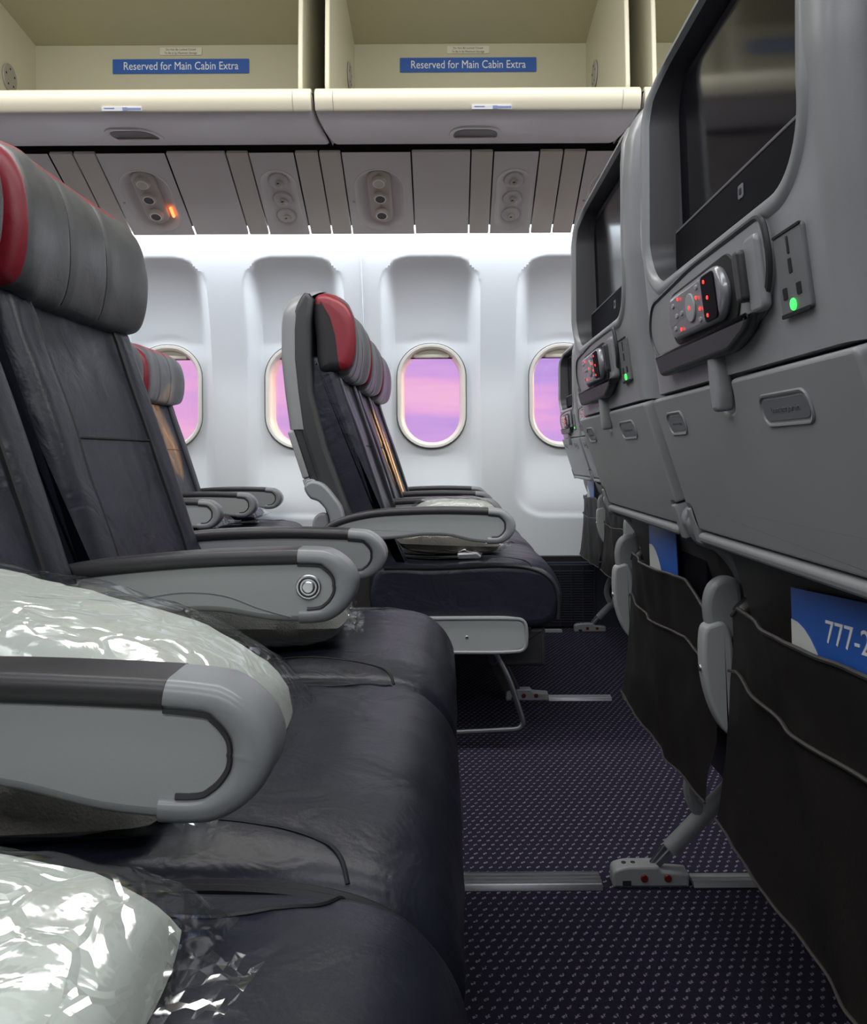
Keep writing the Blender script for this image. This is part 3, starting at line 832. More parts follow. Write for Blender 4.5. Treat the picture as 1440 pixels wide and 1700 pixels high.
def arm_outline():
    top = [(-.290, .530), (-.266, .548), (-.215, .564), (-.145, .574), (-.03, .578), (.06, .5765), (.115, .5735)]
    front = [(.136, .568), (.154, .552), (.161, .532), (.154, .512), (.136, .496)]
    bot = [(.112, .490), (.06, .494), (.0, .507), (-.06, .508), (-.115, .502), (-.165, .500), (-.22, .508), (-.275, .515)]
    return top, front, bot
def make_armrest(root, yb, name='armrest', button=False):
    top, front, bot = arm_outline()
    pts = top+front+bot; n = 5
    O = spline(pts, n); O2 = O if sum(O[i-1].x*O[i].y-O[i].x*O[i-1].y for i in range(len(O))) > 0 else O
    # outline runs clockwise (top rear -> front -> bottom); inward normal:
    N = len(O); inn = []
    for i in range(N):
        d = (O[(i+1) % N]-O[i-1]).normalized(); inn.append(Vector((d.y, -d.x)))
    ar = bpy.data.objects.new(name, None); COL.objects.link(ar); ar.parent = root; ar.location = (-.25, yb, .535); ar.empty_display_size = .02
    mp = lambda a, b, t_: Vector((a+.25, t_, b-.535))
    bm = B(); slab(bm, [o+i_*.002 for o, i_ in zip(O, inn)], -.0225, .0225, .008, mp); body = obj('armrest_panel', bm, M_armside, ar)
    # top pad
    iT0, iT1 = 0, 6*n-4
    def band(i0, i1, th, w_, m, nm, r=.005, taper=True):
        A = [O[i % N] for i in range(i0, i1+1)]
        Bn = []
        for q, i in enumerate(range(i0, i1+1)):
            k = th if nm == 'armrest_pad' else .0155+.0085*max(0, -inn[i % N].x)**2
            Bn.append(O[i % N]+inn[i % N]*k)
        bm = B(); rings = []
        r2 = .0025
        for a_, b_ in zip(A, Bn):
            d_ = (b_-a_); D = d_.length; d_ = d_/D; sec = []
            for k_ in range(5):
                an = k_/4*pi/2; sec.append((r*(1-sin(an)), -w_+r*(1-cos(an))))
            for k_ in range(4, -1, -1):
                an = k_/4*pi/2; sec.append((r*(1-sin(an)), w_-r*(1-cos(an))))
            sec = [(r*(1-sin(k_/4*pi/2)), -w_+r*(1-cos(k_/4*pi/2))) for k_ in range(5)]+[(r*(1-sin(k_/4*pi/2)), w_-r*(1-cos(k_/4*pi/2))) for k_ in range(4, -1, -1)]
            sec += [(D-r2, w_), (D, w_-r2), (D, -w_+r2), (D-r2, -w_)]
            rings.append([bm.verts.new(mp(a_.x+d_.x*q, a_.y+d_.y*q, t_)) for q, t_ in sec])
        for R0, R1 in zip(rings, rings[1:]):
            for i in range(len(R0)): j = (i+1) % len(R0); bm.faces.new((R0[i], R0[j], R1[j], R1[i]))
        bm.faces.new(rings[0]); bm.faces.new(rings[-1][::-1])
        return obj(nm, bm, m, ar, angle=50)
    band(0, 5*n+3, .017, .0262, M_armpad, 'armrest_pad', .008)
    band(5*n+3, 12*n+2, .0225, .0262, M_armcap, 'armrest_cap', .0095)
    bm = B(); bm2 = B()
    for s_ in (-1, 1):
        g = [O[i]+inn[i]*(.0172+.0085*max(0, -inn[i].x)**2) for i in range(5*n+3, 12*n+2)]
        tube(bm, [mp(p.x, p.y, s_*.0225) for p in g], .0024, 6)
        g2 = spline([(-.15, .512), (-.10, .526), (-.04, .534), (.01, .528), (.05, .511), (.085, .499)], 5, closed=False)
        tube(bm2, [mp(p.x, p.y, s_*.0216) for p in g2], .0016, 5)  # darker tube paints the shade line of the arched flare
    obj('armrest_groove', bm, M_armpad, ar); obj('armrest_shade_line', bm2, M_armcap, ar)
    if button:
        bm = B(); mb = lambda a, b, t_: mp(.107+a, .532+b, -.022-t_)
        slab(bm, circ(.0145, 28), 0, .003, .0015, mb); bt = obj('recline_button', bm, M_silver, ar)
        bm = B(); slab(bm, circ(.0075, 24), .002, .006, .002, mb); 
        obj('button_centre', bm, M_silver, bt)
        bm = B(); tube(bm, [mb(.0105*cos(a), .0105*sin(a), .0032) for a in [2*pi*k/24 for k in range(24)]], .0012, 6, closed=True); obj('button_ring', bm, M_armpad, bt)
    return ar
def make_arm_mount(root, yb):
    # grey-white moulded hinge cover at the rear foot of an armrest
    bm = B()
    up = spline([(-.322, .60), (-.335, .625), (-.318, .64), (-.29, .632), (-.262, .60), (-.245, .57), (-.24, .52), (-.255, .50), (-.272, .52), (-.278, .56), (-.30, .59)], 5)
    slab(bm, up, yb-.020, yb+.020, .006, XZ)
    o_ = obj('arm_hinge', bm, M_armcap, root)
    bm = B()
    slab(bm, spline([(-.312, .515), (-.322, .505), (-.322, .46), (-.312, .42), (-.296, .395), (-.290, .42), (-.290, .49), (-.298, .515)], 5), yb-.015, yb+.009, .004, XZ)
    obj('hinge_cover', bm, M_armside, root)
    bm = B(); slab(bm, spline([(-.310, .50), (-.318, .53), (-.312, .555), (-.295, .565), (-.28, .555), (-.28, .50)], 5), yb-.010, yb+.012, .006, XZ); obj('hinge_knuckle', bm, M_legpl, root)
    bm = B(); slab(bm, circ(.004, 12, yb-.003, .465), .320, .3245, .001, lambda a, b, t_: Vector((-t_, a, b))); obj('hinge_screw', bm, M_silver, root)
def make_shroud(root, yb):
    bm = B(); slab(bm, rpoly([(-.14, .236), (.135, .232), (.185, .245), (.19, .275), (.18, .312), (.14, .318), (-.14, .318)], [.01, .03, .03, .03, .03, .03, .01], 6), yb-.018, yb+.010, .006, XZ)
    s_ = obj('side_shroud', bm, M_armside, root)
    bm = B(); ring = rpoly([(-.14, .238), (.130, .236), (.182, .24), (.186, .275), (.182, .314), (.13, .316), (-.14, .316)], [.003, .03, .035, .03, .035, .03, .003], 6)
    tube(bm, [Vector((p.x, yb-.018, p.y)) for p in ring], .0042, 8, closed=True); obj('shroud_rim', bm, M_armcap, s_)
    bm = B(); slab(bm, circ(.004, 12, .045, .272), yb-.020, yb-.017, .001, XZ); obj('shroud_screw', bm, M_silver, s_)
def make_leg(root, yl, bar=True):
    bm = B()
    # front leg
    slab(bm, rpoly([(.10, .26), (.14, .26), (.155, .14), (.205, .035), (.205, .012), (.165, .012), (.115, .10)], [.005, .005, .04, .01, .004, .004, .04], 5), yl-.014, yl+.014, .004, XZ)
    obj('leg', bm, M_frame, root)
    bm = B()
    tube(bm, spline([(-.115, yl, .25), (-.18, yl, .22), (-.205, yl, .17), (-.20, yl, .13), (-.175, yl, .10)], 5, closed=False), .011, 10)
    obj('leg', bm, M_legpl, root)
    bm = B()
    tube(bm, [Vector((-.262, yl, .030)), Vector((-.232, yl, .062))], .0075, 8)
    slab(bm, [(-.285, .018), (-.262, .018), (-.235, .060), (-.25, .062)], yl-.004, yl+.004, .001, XZ)
    obj('strut_rod', bm, M_alu, root)
    bm = B()
    tube(bm, [Vector((-.240, yl, .054)), Vector((-.238, yl, .056)), Vector((-.150, yl, .145)), Vector((-.10, yl, .20))], [.0125, .0145, .0145, .0145], 12)
    obj('diagonal_strut', bm, M_legpl, root)
    def fitting(x0, x1, y):
        bm = B(); slab(bm, rpoly([(x0, .0), (x1-.06, .0), (x1, .0), (x1, .022), (x1-.045, .026), (x1-.05, .034), (x0+.02, .034), (x0, .028)], [.003, 0, .003, .004, .004, .004, .012, .008], 4), y-.016, y+.016, .004, XZ)
        f_ = obj('track_fitting', bm, M_legpl, root)
        bm = B()
        for xx in (x0+.05, x1-.035): slab(bm, circ(.0062, 14, xx, .016), y-.019, y-.015, .0015, XZ)
        obj('fitting_bolt', bm, M_bolt, f_, label='red lacquered bolt head')
        bm = B(); slab(bm, rrect(.014, .008, .001, x0+.022, .008), y-.0166, y-.0155, .0002, XZ); slab(bm, circ(.004, 10, x0+.02, y), .0335, .0345, .0003, XY); slab(bm, circ(.004, 10, x0+.035, y), .0335, .0345, .0003, XY)
        obj('fitting_slot', bm, M_black, f_)
    fitting(-.335, -.212, yl)
    fitting(.165, .285, yl)
def make_bar(root, y0, y1):
    # luggage restraint hoop: drops from frame, runs low under the seat front
    bm = B(); x = .186
    pts = rpoly_path([(.10, y0+.02, .25), (.145, y0, .17), (.185, y0, .045), (-.02, y0-.0, .036)], .03)
    tube(bm, pts, .0068, 10); obj('luggage_bar', bm, M_alu, root)
def rpoly_path(pts, r, seg=6):
    P_ = [Vector(p) for p in pts]; out = [P_[0]]
    for i in range(1, len(P_)-1):
        p, a, b = P_[i], P_[i-1], P_[i+1]; da, db = a-p, b-p; ra = min(r, da.length*.45, db.length*.45)
        p0, p1 = p+da.normalized()*ra, p+db.normalized()*ra
        for k in range(seg+1):
            u = k/seg; out.append((1-u)**2*p0+2*u*(1-u)*p+u*u*p1)
    out.append(P_[-1]); return out
def make_buckle(root, x=.045, y=.19, z=.452, rz=0):
    e = bpy.data.objects.new('seat_belt', None); COL.objects.link(e); e.parent = root; e.location = (x, y, z); e.rotation_euler = (0, 0, rz); e.empty_display_size = .02
    bm = B(); slab(bm, rpoly([(-.03, -.0), (.026, -.0), (.03, .008), (.018, .018), (-.03, .015)], .004, 4), -.022, .022, .004, XZ); obj('buckle', bm, M_silver, e)
    bm = B(); slab(bm, rpoly([(-.010, .014), (.029, .008), (.031, .012), (-.008, .021)], .002, 3), -.018, .018, .002, XZ); obj('buckle_flap', bm, M_alu, e)
    bm = B(); slab(bm, spline([(-.03, .003), (-.10, .001), (-.17, .006), (-.17, .009), (-.10, .004), (-.03, .006)], 4), -.022, .022, .001, XZ); obj('belt_webbing', bm, M_trim, e)
    return e

M_liner = mat('screen_recess_charcoal', (.040, .039, .044), .4, bump=(700, .1, 2, .0006))
M_inkplate = mat('placard_grey', (.15, .155, .165), .4)
M_remote = mat('remote_silver_plastic', (.30, .30, .32), .25, metal=.3)
M_outlet = mat('outlet_grey', (.15, .155, .16), .4)

def build_seat(kind):
    """kind 'front': row whose front we see; 'rear': row whose back we see"""
    global KZ
    KZ = .865 if kind == 'front' else 1.0
    root = empty('airplane_seat', 'x', 'airplane seat')
    make_cushion(root); make_back(root); make_headrest(root); make_shell(root, kind == 'rear'); make_frame(root)
    make_pocket(root)
    return root
protoF = build_seat('front'); protoR = build_seat('rear')
used = set()
def seat(proto, x, y, label, group):
    if proto.name not in used: used.add(proto.name); s_ = proto
    else: s_ = copy_tree(proto)
    s_.location = (x, y, 0); s_['label'] = label; s_['group'] = group; return s_

GC, GW, GL, GR_, GN = 'seats in the centre block facing right', 'middle row of window-side seats', 'left row of window-side seats', 'right row of window-side seats', 'seats seen from behind at right'
CP = .47
# place order matters: copies are made from prototypes before armrests are added
plan = [
 ('c_near', protoF, -.263, .06, 'dark leather seat nearest the camera with bagged pillow on its cushion', GC),
 ('c_mid', protoF, -.263, .53, 'dark leather seat between the two big armrests, holding the large bagged pillow', GC),
 ('c_far', protoF, -.263, 1.0, 'dark leather seat with big grey headrest and red top edge at left', GC),
 ('w_a', protoF, 0, 2.05, 'aisle seat of the middle window-side row, seen side on with open floor beneath', GW),
 ('w_b', protoF, 0, 2.51, 'second seat from the aisle in the middle window-side row', GW),
 ('w_c', protoF, 0, 2.97, 'window seat of the middle row with orange sunlight on its back', GW),
 ('l_a', protoF, -.81, 2.05, 'aisle seat of the left window-side row, mostly behind the big headrest', GL),
 ('l_b', protoF, -.81, 2.51, 'centre seat of the left window-side row, behind the big headrest', GL),
 ('l_c', protoF, -.81, 2.97, 'window seat at left with small grey and red headrest before the pink window', GL),
 ('n_near', protoR, .60, -.055, 'grey-backed seat at the extreme right edge, closest to the camera', GN),
 ('n_mid', protoR, .60, .450, 'large grey seat back at right with lit remote and green outlet light', GN),
 ('n_far', protoR, .60, .955, 'grey seat back next to the aisle, second from the right edge', GN),
 ('r_a', protoR, .834, 2.05, 'aisle seat of right window-side row, only low parts showing beneath nearer seats', GR_),
 ('r_b', protoR, .834, 2.51, 'centre seat of right window-side row, its dark pocket just left of the grey backs', GR_),
 ('r_c', protoR, .834, 2.97, 'window seat back at right, small pale grey beside the rightmost window', GR_),
]
SEAT = {}
for key, pr, x, y, lb, gr in reversed(plan):
    last = not any(p[1] is pr and p[0] != key and p[0] not in SEAT for p in plan)
    if last: s_ = pr
    else: s_ = copy_tree(pr)
    s_.location = (x, y, 0); s_['label'] = lb; s_['group'] = gr; SEAT[key] = s_
    if key.startswith('n_'): s_.scale = (1, 1.08, 1)
    if key.startswith('c_'):
        s_.scale = (1, 1.02, 1)
        for q in [c for c in bpy.data.objects if c.parent == s_ and c.name.split('.')[0] == 'headrest']: q.location.x = -.015
# armrests: one on the near side of each seat, the last seat of a row also on its far side
protoArm = {}
def arm(key, yb, button=False, tilt=0):
    root = SEAT[key]
    if button not in protoArm:
        a = make_armrest(root, yb, button=button); protoArm[button] = a
    else:
        a = copy_tree(protoArm[button]); a.parent = root; a.location = (-.25, yb, .535)
    a.rotation_euler = (0, radians(-tilt), 0)
    if key == 'c_mid':
        for q in [c for c in bpy.data.objects if c.parent == a and c.name.startswith('armrest_shade_line')]: bpy.data.objects.remove(q)
    return a
for row, g in (('c', CP), ('w', .46), ('l', .46), ('n', CP), ('r', .46)):
    ks = {'c': ('c_near', 'c_mid', 'c_far')}.get(row) or (('n_near', 'n_mid', 'n_far') if row == 'n' else (row+'_a', row+'_b', row+'_c'))
    for i, k in enumerate(ks):
        if k == 'c_near' or k == 'n_near': continue
        arm(k, 0, button=(k == 'c_far'), tilt=(3.2 if k == 'c_far' else (-1.0 if k == 'c_mid' else 0)))
    arm(ks[-1], g if row in 'cn' else .46)
# hinge covers and shrouds
protoM = {}
def put(fn, key, yb, tagk, *a):
    root = SEAT[key]
    before = set(bpy.data.objects)
    fn(root, yb, *a)
for k in ('w_a', 'n_mid', 'n_far', 'r_a', 'r_b', 'r_c'): make_arm_mount(SEAT[k], 0)
make_arm_mount(SEAT['n_far'], .465)
make_shroud(SEAT['w_a'], 0.0)
make_shroud(SEAT['c_far'], .47); make_shroud(SEAT['n_far'], .47)
make_leg(SEAT['c_far'], 1.415-1.0); make_leg(SEAT['n_far'], (1.415-.955)/1.08)
make_leg(SEAT['w_a'], .425); make_leg(SEAT['w_c'], .45); make_leg(SEAT['r_a'], .425); make_leg(SEAT['r_c'], .45)
make_leg(SEAT['l_a'], .425); make_leg(SEAT['l_c'], .45)
make_bar(SEAT['w_a'], .02, .4)
make_buckle(SEAT['c_far'], .098, .272, .452, radians(10)); make_buckle(SEAT['w_a'], .055, .065, .447, radians(-4)); make_buckle(SEAT['l_c'], .09, .2, .452)

# ------------------------------------------------------------------ wrapped bedding
def pillow_bm(L, W_, H, seed, amp=.006, n=34, corner=.0, flat=.25, fine=0):
    bm = B(); top = {}; 
    def pt(i, j, s_):
        u, v = -1+2*i/n, -1+2*j/n
        x = L*u*(1-.10*v*v); y = W_*v*(1-.10*u*u)
        x += corner*math.copysign(1, u)*max(0, abs(u)*abs(v)-.55)/.45
        y += corner*.5*math.copysign(1, v)*max(0, abs(u)*abs(v)-.55)/.45
        h = (max(0, 1-u**4)**.55)*(max(0, 1-v**4)**.55)
        z = H*h*(1 if s_ > 0 else -flat)
        q = Vector((x*14+seed, y*14, s_*3.0))
        k = amp*(noise.noise(q)+.6*(1-2*abs(noise.noise(q*2.1))))*min(1, h*2.5)
        if fine: k += fine*(1-2*abs(noise.noise(q*4.7+Vector((seed, 3, 1)))))
        return Vector((x, y, z+k*(1 if s_ > 0 else .3)))
    T = [[bm.verts.new(pt(i, j, 1)) for j in range(n+1)] for i in range(n+1)]
    Bt = [[(T[i][j] if i in (0, n) or j in (0, n) else bm.verts.new(pt(i, j, -1))) for j in range(n+1)] for i in range(n+1)]
    for i in range(n):
        for j in range(n):
            bm.faces.new((T[i][j], T[i+1][j], T[i+1][j+1], T[i][j+1])); bm.faces.new((Bt[i][j], Bt[i][j+1], Bt[i+1][j+1], Bt[i+1][j]))
    return bm
def tail(bm, p0, p1, p2, p3, seed, amp=.006, n=12):
    P0, P1, P2, P3 = map(Vector, (p0, p1, p2, p3)); rows = []
    for i in range(n+1):
        r_ = []
        for j in range(n+1):
            u, v = i/n, j/n
            p = P0.lerp(P1, v).lerp(P3.lerp(P2, v), u)
            p += Vector((.4, .3, 1))*amp*(1-2*abs(noise.noise(Vector((u*5+seed, v*7, seed)))))
            r_.append(bm.verts.new(p))
        rows.append(r_)
    for A, B_ in zip(rows, rows[1:]):
        for j in range(n): bm.faces.new((A[j], A[j+1], B_[j+1], B_[j]))
def wrapped(name, label, cat, loc, rot, L, W_, H, seed, m, inner, group=None, tails=(), amp=.008, flat=.25, inner_amp=.004):
    e = empty(name, label, cat, loc, group); e.rotation_euler = tuple(radians(a) for a in rot)
    obj(inner, pillow_bm(L, W_, H, seed, inner_amp, flat=flat), m, e)
    bm = pillow_bm(L*1.05, W_*1.05, H*1.06+.004, seed+3, amp*.7, n=44, corner=.02, flat=flat+.05, fine=.0008)
    for tl in tails: tail(bm, *tl)
    obj('plastic_wrap', bm, M_wrap, e, angle=25)
    return e
G1 = 'bagged pillows and blankets on the seats'
wrapped('wrapped_pillow', 'large pale pillow in clear plastic behind the nearest armrest', 'pillow', (-.375, .765, .505), (-6, 13, -8), .235, .155, .075, 1.3, M_pillow, 'pillow', G1,
        tails=(((.20, -.10, .0), (.20, .12, .0), (.275, .06, -.012), (.275, -.02, -.012), 2.0),), flat=.45)
wrapped('wrapped_blanket', 'grey fleece blanket in clear plastic beside the belt buckle', 'blanket', (-.260, 1.17, .486), (0, 2, 6), .125, .10, .056, 4.1, M_blank, 'blanket', G1,
        tails=(((.10, -.08, .0), (.10, .08, .0), (.145, .07, -.008), (.145, -.06, -.015), 5.0),), flat=.6, inner_amp=.012)
wrapped('wrapped_blanket', 'dark brown folded blanket in plastic below the nearest armrest', 'blanket', (-.350, .625, .458), (0, 0, 3), .165, .075, .040, 7.7, M_blankd, 'blanket', G1,
        tails=(((.14, -.06, .010), (.14, .03, .010), (.195, .0, .012), (.190, -.065, -.012), 1.0),), flat=.25, inner_amp=.010)
wrapped('wrapped_pillow', 'white pillow in crinkled plastic at the bottom left corner', 'pillow', (-.245, .375, .462), (4, 3, -6), .115, .080, .042, 9.2, M_pillow, 'pillow', G1,
        tails=(((.09, -.02, .0), (.09, .06, .01), (.15, .06, -.006), (.14, .02, -.010), 3.0),), flat=.35, inner_amp=.006)
wrapped('wrapped_blanket', 'dark grey blanket in plastic on the middle aisle seat', 'blanket', (.005, 2.22, .478), (0, 2, 0), .130, .10, .032, 12.0, M_blankd, 'blanket', G1,
        tails=(((.11, -.06, .0), (.11, .09, .0), (.165, .10, -.006), (.155, -.02, -.012), 4.0),), flat=.9, inner_amp=.006)
wrapped('wrapped_pillow', 'small white pillow in plastic behind the middle aisle armrest', 'pillow', (.02, 2.40, .530), (0, 0, 0), .12, .07, .045, 15.0, M_pillow, 'pillow', G1, flat=.6)
wrapped('wrapped_blanket', 'navy blanket in shiny plastic on the left window seat', 'blanket', (-.79, 3.16, .490), (0, 3, 0), .11, .13, .030, 17.0, M_bluebl, 'blanket', G1, flat=.6)
wrapped('wrapped_blanket', 'plastic-wrapped bundle on the seat second from left window', 'blanket', (-.82, 2.72, .490), (0, 3, 0), .12, .12, .028, 19.0, M_bluebl, 'blanket', G1, flat=.6)

# ------------------------------------------------------------------ pocket cards
def card(key_x, yc, zc, w_, h_, label, tilt, text, lean=0):
    e = empty('safety_card', label, 'card', (key_x, yc, zc), 'blue cards in the seat pockets')
    e.rotation_euler = (radians(tilt), radians(lean), 0)
    mp = lambda a, b, t_: Vector((-t_, -a, b))     # a to the right as seen from behind the seat
    bm = B(); slab(bm, [Vector(p) for p in ((-w_/2, -h_/2), (w_/2, -h_/2), (w_/2, h_/2), (-w_/2, h_/2))], 0, .0012, .0003, mp); obj('card_sheet', bm, M_blue, e)
    cv = [Vector((-w_/2, .048))]+[Vector((-w_/2+.085*sin(a), .048-.112*(1-cos(a)))) for a in [pi/2*k/10 for k in range(1, 11)]]+[Vector((-w_/2, -.064))]
    bm = B(); slab(bm, cv, .0012, .0016, 0, mp); obj('card_curve', bm, M_cardw, e, label='white curved corner printed on card')
    if text: text_mesh('card_text', text, .026, M_white, lambda a, b, t_: mp(a+.026, b+.045, t_), e, .0013, width=.105)
    bm = B(); slab(bm, [Vector(p) for p in ((w_/2-.06, h_/2-.014), (w_/2-.004, h_/2-.014), (w_/2-.004, h_/2-.004), (w_/2-.06, h_/2-.004))], .0012, .0015, 0, mp)
    bm.free()
    return e
card(.60-.300, .655, .515, .19, .15, 'blue card lettered 777-200 in the nearest grey seat pocket', -4, '777-200', 0)
card(.60-.300, 1.20, .530, .15, .15, 'blue and white card in the pocket of the far grey seat', -8, None, 0)
card(.834-.300, 3.22, .530, .15, .15, 'blue and white card in pocket of the seat by the right window', 3, None, 0)
bm = B(); slab(bm, rrect(.14, .17, .003, 0, 0), 0, .006, .001, lambda a, b, t_: Vector((.60-.292+t_, 1.10-a, .505+b))); tag(obj('magazine', bm, M_dark), 'dark magazine behind the blue and white card in the far grey pocket', 'magazine')

# ------------------------------------------------------------------ service panels above the windows
PT, PB = Vector((0, 2.94, 1.7268)), Vector((0, 3.30, 1.541))    # top and bottom edges
pv = (PT-PB); PL = pv.length; pv.normalize(); pn = Vector((0, -pv.z, pv.y))
if pn.z > 0: pn = -pn
def psu_map(x): return lambda a, b, t_: Vector((x+a, 0, 0))+PB+pv*b+pn*t_
seams = [-.354, -.116, .0875, .165, .321, .403, .480]
kinds = ['A', 'P', 'N', 'B', 'N', 'N']
def oval_dish(bm, mp, w_, h_, cx_, cy_, depth, rim=.010, seg=10):
    loops = []
    for ins, t_ in ((-.002, .0), (0, .0015), (.006, 0), (.014, -depth*.45), (.026, -depth*.9), (.040, -depth)):
        loops.append([bm.verts.new(mp(p.x, p.y, t_)) for p in rrect(w_-2*ins, h_-2*ins, w_/2-ins, cx_, cy_, seg)])
    for A, B_ in zip(loops, loops[1:]):
        for i in range(len(A)): j = (i+1) % len(A); bm.faces.new((A[i], A[j], B_[j], B_[i]))
    bm.faces.new(loops[-1])
def panel_with_hole(bm, mp, x0, x1, b0, b1, hw, hh, hcx, hcy, seg=10):
    hole = rrect(hw, hh, hw/2, hcx, hcy, seg)
    # outer loop: project hole points radially on the rectangle
    out = []
    for p in hole:
        d = Vector((p.x-hcx, p.y-hcy)); k = 1e9
        if abs(d.x) > 1e-6: k = min(k, ((x1 if d.x > 0 else x0)-hcx)/d.x)
        if abs(d.y) > 1e-6: k = min(k, ((b1 if d.y > 0 else b0)-hcy)/d.y)
        out.append(Vector((hcx+d.x*k, hcy+d.y*k)))
    cor = [(x0, b0), (x1, b0), (x1, b1), (x0, b1)]
    va = [bm.verts.new(mp(p.x, p.y, 0)) for p in hole]; vb = [bm.verts.new(mp(p.x, p.y, 0)) for p in out]
    n = len(hole)
    for i in range(n):
        j = (i+1) % n; a, b = out[i], out[j]
        c_ = [q for q in cor if (abs(a.x-q[0]) < 1e-6 and abs(b.y-q[1]) < 1e-6 and abs(a.y-b.y) > 1e-6 and abs(a.x-b.x) > 1e-6) or (abs(a.y-q[1]) < 1e-6 and abs(b.x-q[0]) < 1e-6 and abs(a.y-b.y) > 1e-6 and abs(a.x-b.x) > 1e-6)]
        if c_: vc = bm.verts.new(mp(c_[0][0], c_[0][1], 0)); bm.faces.new((va[i], vb[i], vc, vb[j], va[j]))
        else: bm.faces.new((va[i], vb[i], vb[j], va[j]))
tn = 5
psu_lab = {(-1, 'A'): 'oval reading light and air nozzle unit at left with glowing orange sign', (-1, 'B'): 'narrow three-hole oval service unit above left window pillar',
           (0, 'A'): 'wide oval reading light unit directly above the fully visible window', (0, 'B'): 'narrow three-hole oval service unit right of centre above windows',
           (-2, 'A'): 'wide oval service unit hidden behind the big grey headrest', (-2, 'B'): 'narrow oval service unit beyond the big headrest at far left',
           (1, 'A'): 'wide oval service unit behind the right-hand seat backs', (1, 'B'): 'narrow oval service unit beyond right-hand seat backs'}
for rep in (-3, -2, -1, 0, 1):
    for i, kd in enumerate(kinds):
        x0, x1 = seams[i]+.0025+rep*.834, seams[i+1]-.0025+rep*.834
        if x1 < XL or x0 > XR: continue
        xc = (x0+x1)/2; mp = psu_map(xc); h = (x1-x0)/2
        if kd in 'PN' or rep == -3:
            bm = B(); slab(bm, rrect(2*h, PL, .004, 0, PL/2, 2), -.012, 0, .002, mp)
            struct(obj('trim_%d' % tn, bm, M_psu if kd == 'P' else M_psu2)); tn += 1
            continue
        e = empty('service_unit', psu_lab.get((rep, kd), 'oval service unit above windows'), 'service unit', (xc, PB.y, PB.z), 'passenger service units above the windows')
        mpl = lambda a, b, t_: pv*b+pn*t_+Vector((a, 0, 0))
        bm = B(); w_, hh = (.180, .315) if kd == 'A' else (.125, .310); cyy = .172
        panel_with_hole(bm, mpl, -h, h, 0, PL, w_, hh, 0, cyy)
        obj('unit_panel', bm, M_psu, e)
        bm = B(); oval_dish(bm, mpl, w_, hh, 0, cyy, .022 if kd == 'A' else .016); obj('unit_dish', bm, M_psu, e)
        d = -.022 if kd == 'A' else -.016
        if kd == 'A':
            bm = B(); slab(bm, rrect(.085, .26, .042, 0, cyy+.01), d-.012, d+.014, .008, mpl, nr=4); obj('light_pod', bm, M_psud, e)
            for q, yy in enumerate((cyy+.095, cyy+.02, cyy-.065)):
                bm = B(); slab(bm, circ(.026, 24, .0, yy), d+.010, d+.030, .006, mpl, nr=4); nz_ = obj('nozzle', bm, M_psud, e)
                bm = B(); slab(bm, circ(.018, 20, .0, yy), d+.029, d+.0312, .0005, mpl); obj('nozzle_opening', bm, M_lens, nz_) if False else obj('nozzle_opening', bm, M_trim if q != 0 else M_psu2, nz_)
                bm = B(); tube(bm, [mpl(.019*cos(a), yy+.019*sin(a), d+.0305) for a in [2*pi*k/20 for k in range(20)]], .002, 6, closed=True); obj('nozzle_rim', bm, M_ring, nz_)
            if rep == -1:
                bm = B(); slab(bm, rrect(.010, .050, .004, .058, cyy-.062), d+.006, d+.014, .002, mpl); obj('lit_sign', bm, M_orlit, e, label='small glowing orange sign strip')
        else:
            for q, yy in enumerate((cyy+.09, cyy+.0, cyy-.085)):
                bm = B(); slab(bm, circ(.036, 24, 0, yy), d-.004, d+.006, .005, mpl); nz_ = obj('nozzle', bm, M_psu, e)
                bm = B(); tube(bm, [mpl(.004, yy-.01, d+.004), mpl(.0, yy+.004, d+.018)], [.016, .011], 14); obj('nozzle_barrel', bm, M_psud, nz_)
                bm = B(); slab(bm, circ(.005, 12, 0, yy+.002), d+.018, d+.020, .0004, mpl); obj('nozzle_opening', bm, M_trim, nz_)
        if kd == 'A':
            bm = B(); slab(bm, circ(.005, 12, -h+.02, cyy), 0, .0015, .0005, mpl); obj('service_screw', bm, M_disc, e)
# black backing so the seams between panels read dark
bm = B(); slab(bm, [(XL, .004), (XR, .004), (XR, PL), (XL, PL)], -.045, -.04, 0, psu_map(0)); struct(obj('trim_backing', bm, M_black, smooth=False))
bpy.data.objects['trim_backing'].name = 'trim_%d' % tn; tn += 1
# cove ledge that carries the light strip
bm = B(); slab(bm, [(3.30, 1.63), (3.62, 1.63), (3.62, 1.70), (3.20, 1.70)], XL, XR, 0, YZ); struct(obj('trim_%d' % tn, bm, M_wall, smooth=False)); tn += 1
bm = B(); slab(bm, rrect(.05, .012, .004, 3.325, 1.620), -3.3, 2.3, .002, YZ); tag(obj('cove_light', bm, M_lamp), 'white cove light strip glowing behind the panels above the windows', 'light')

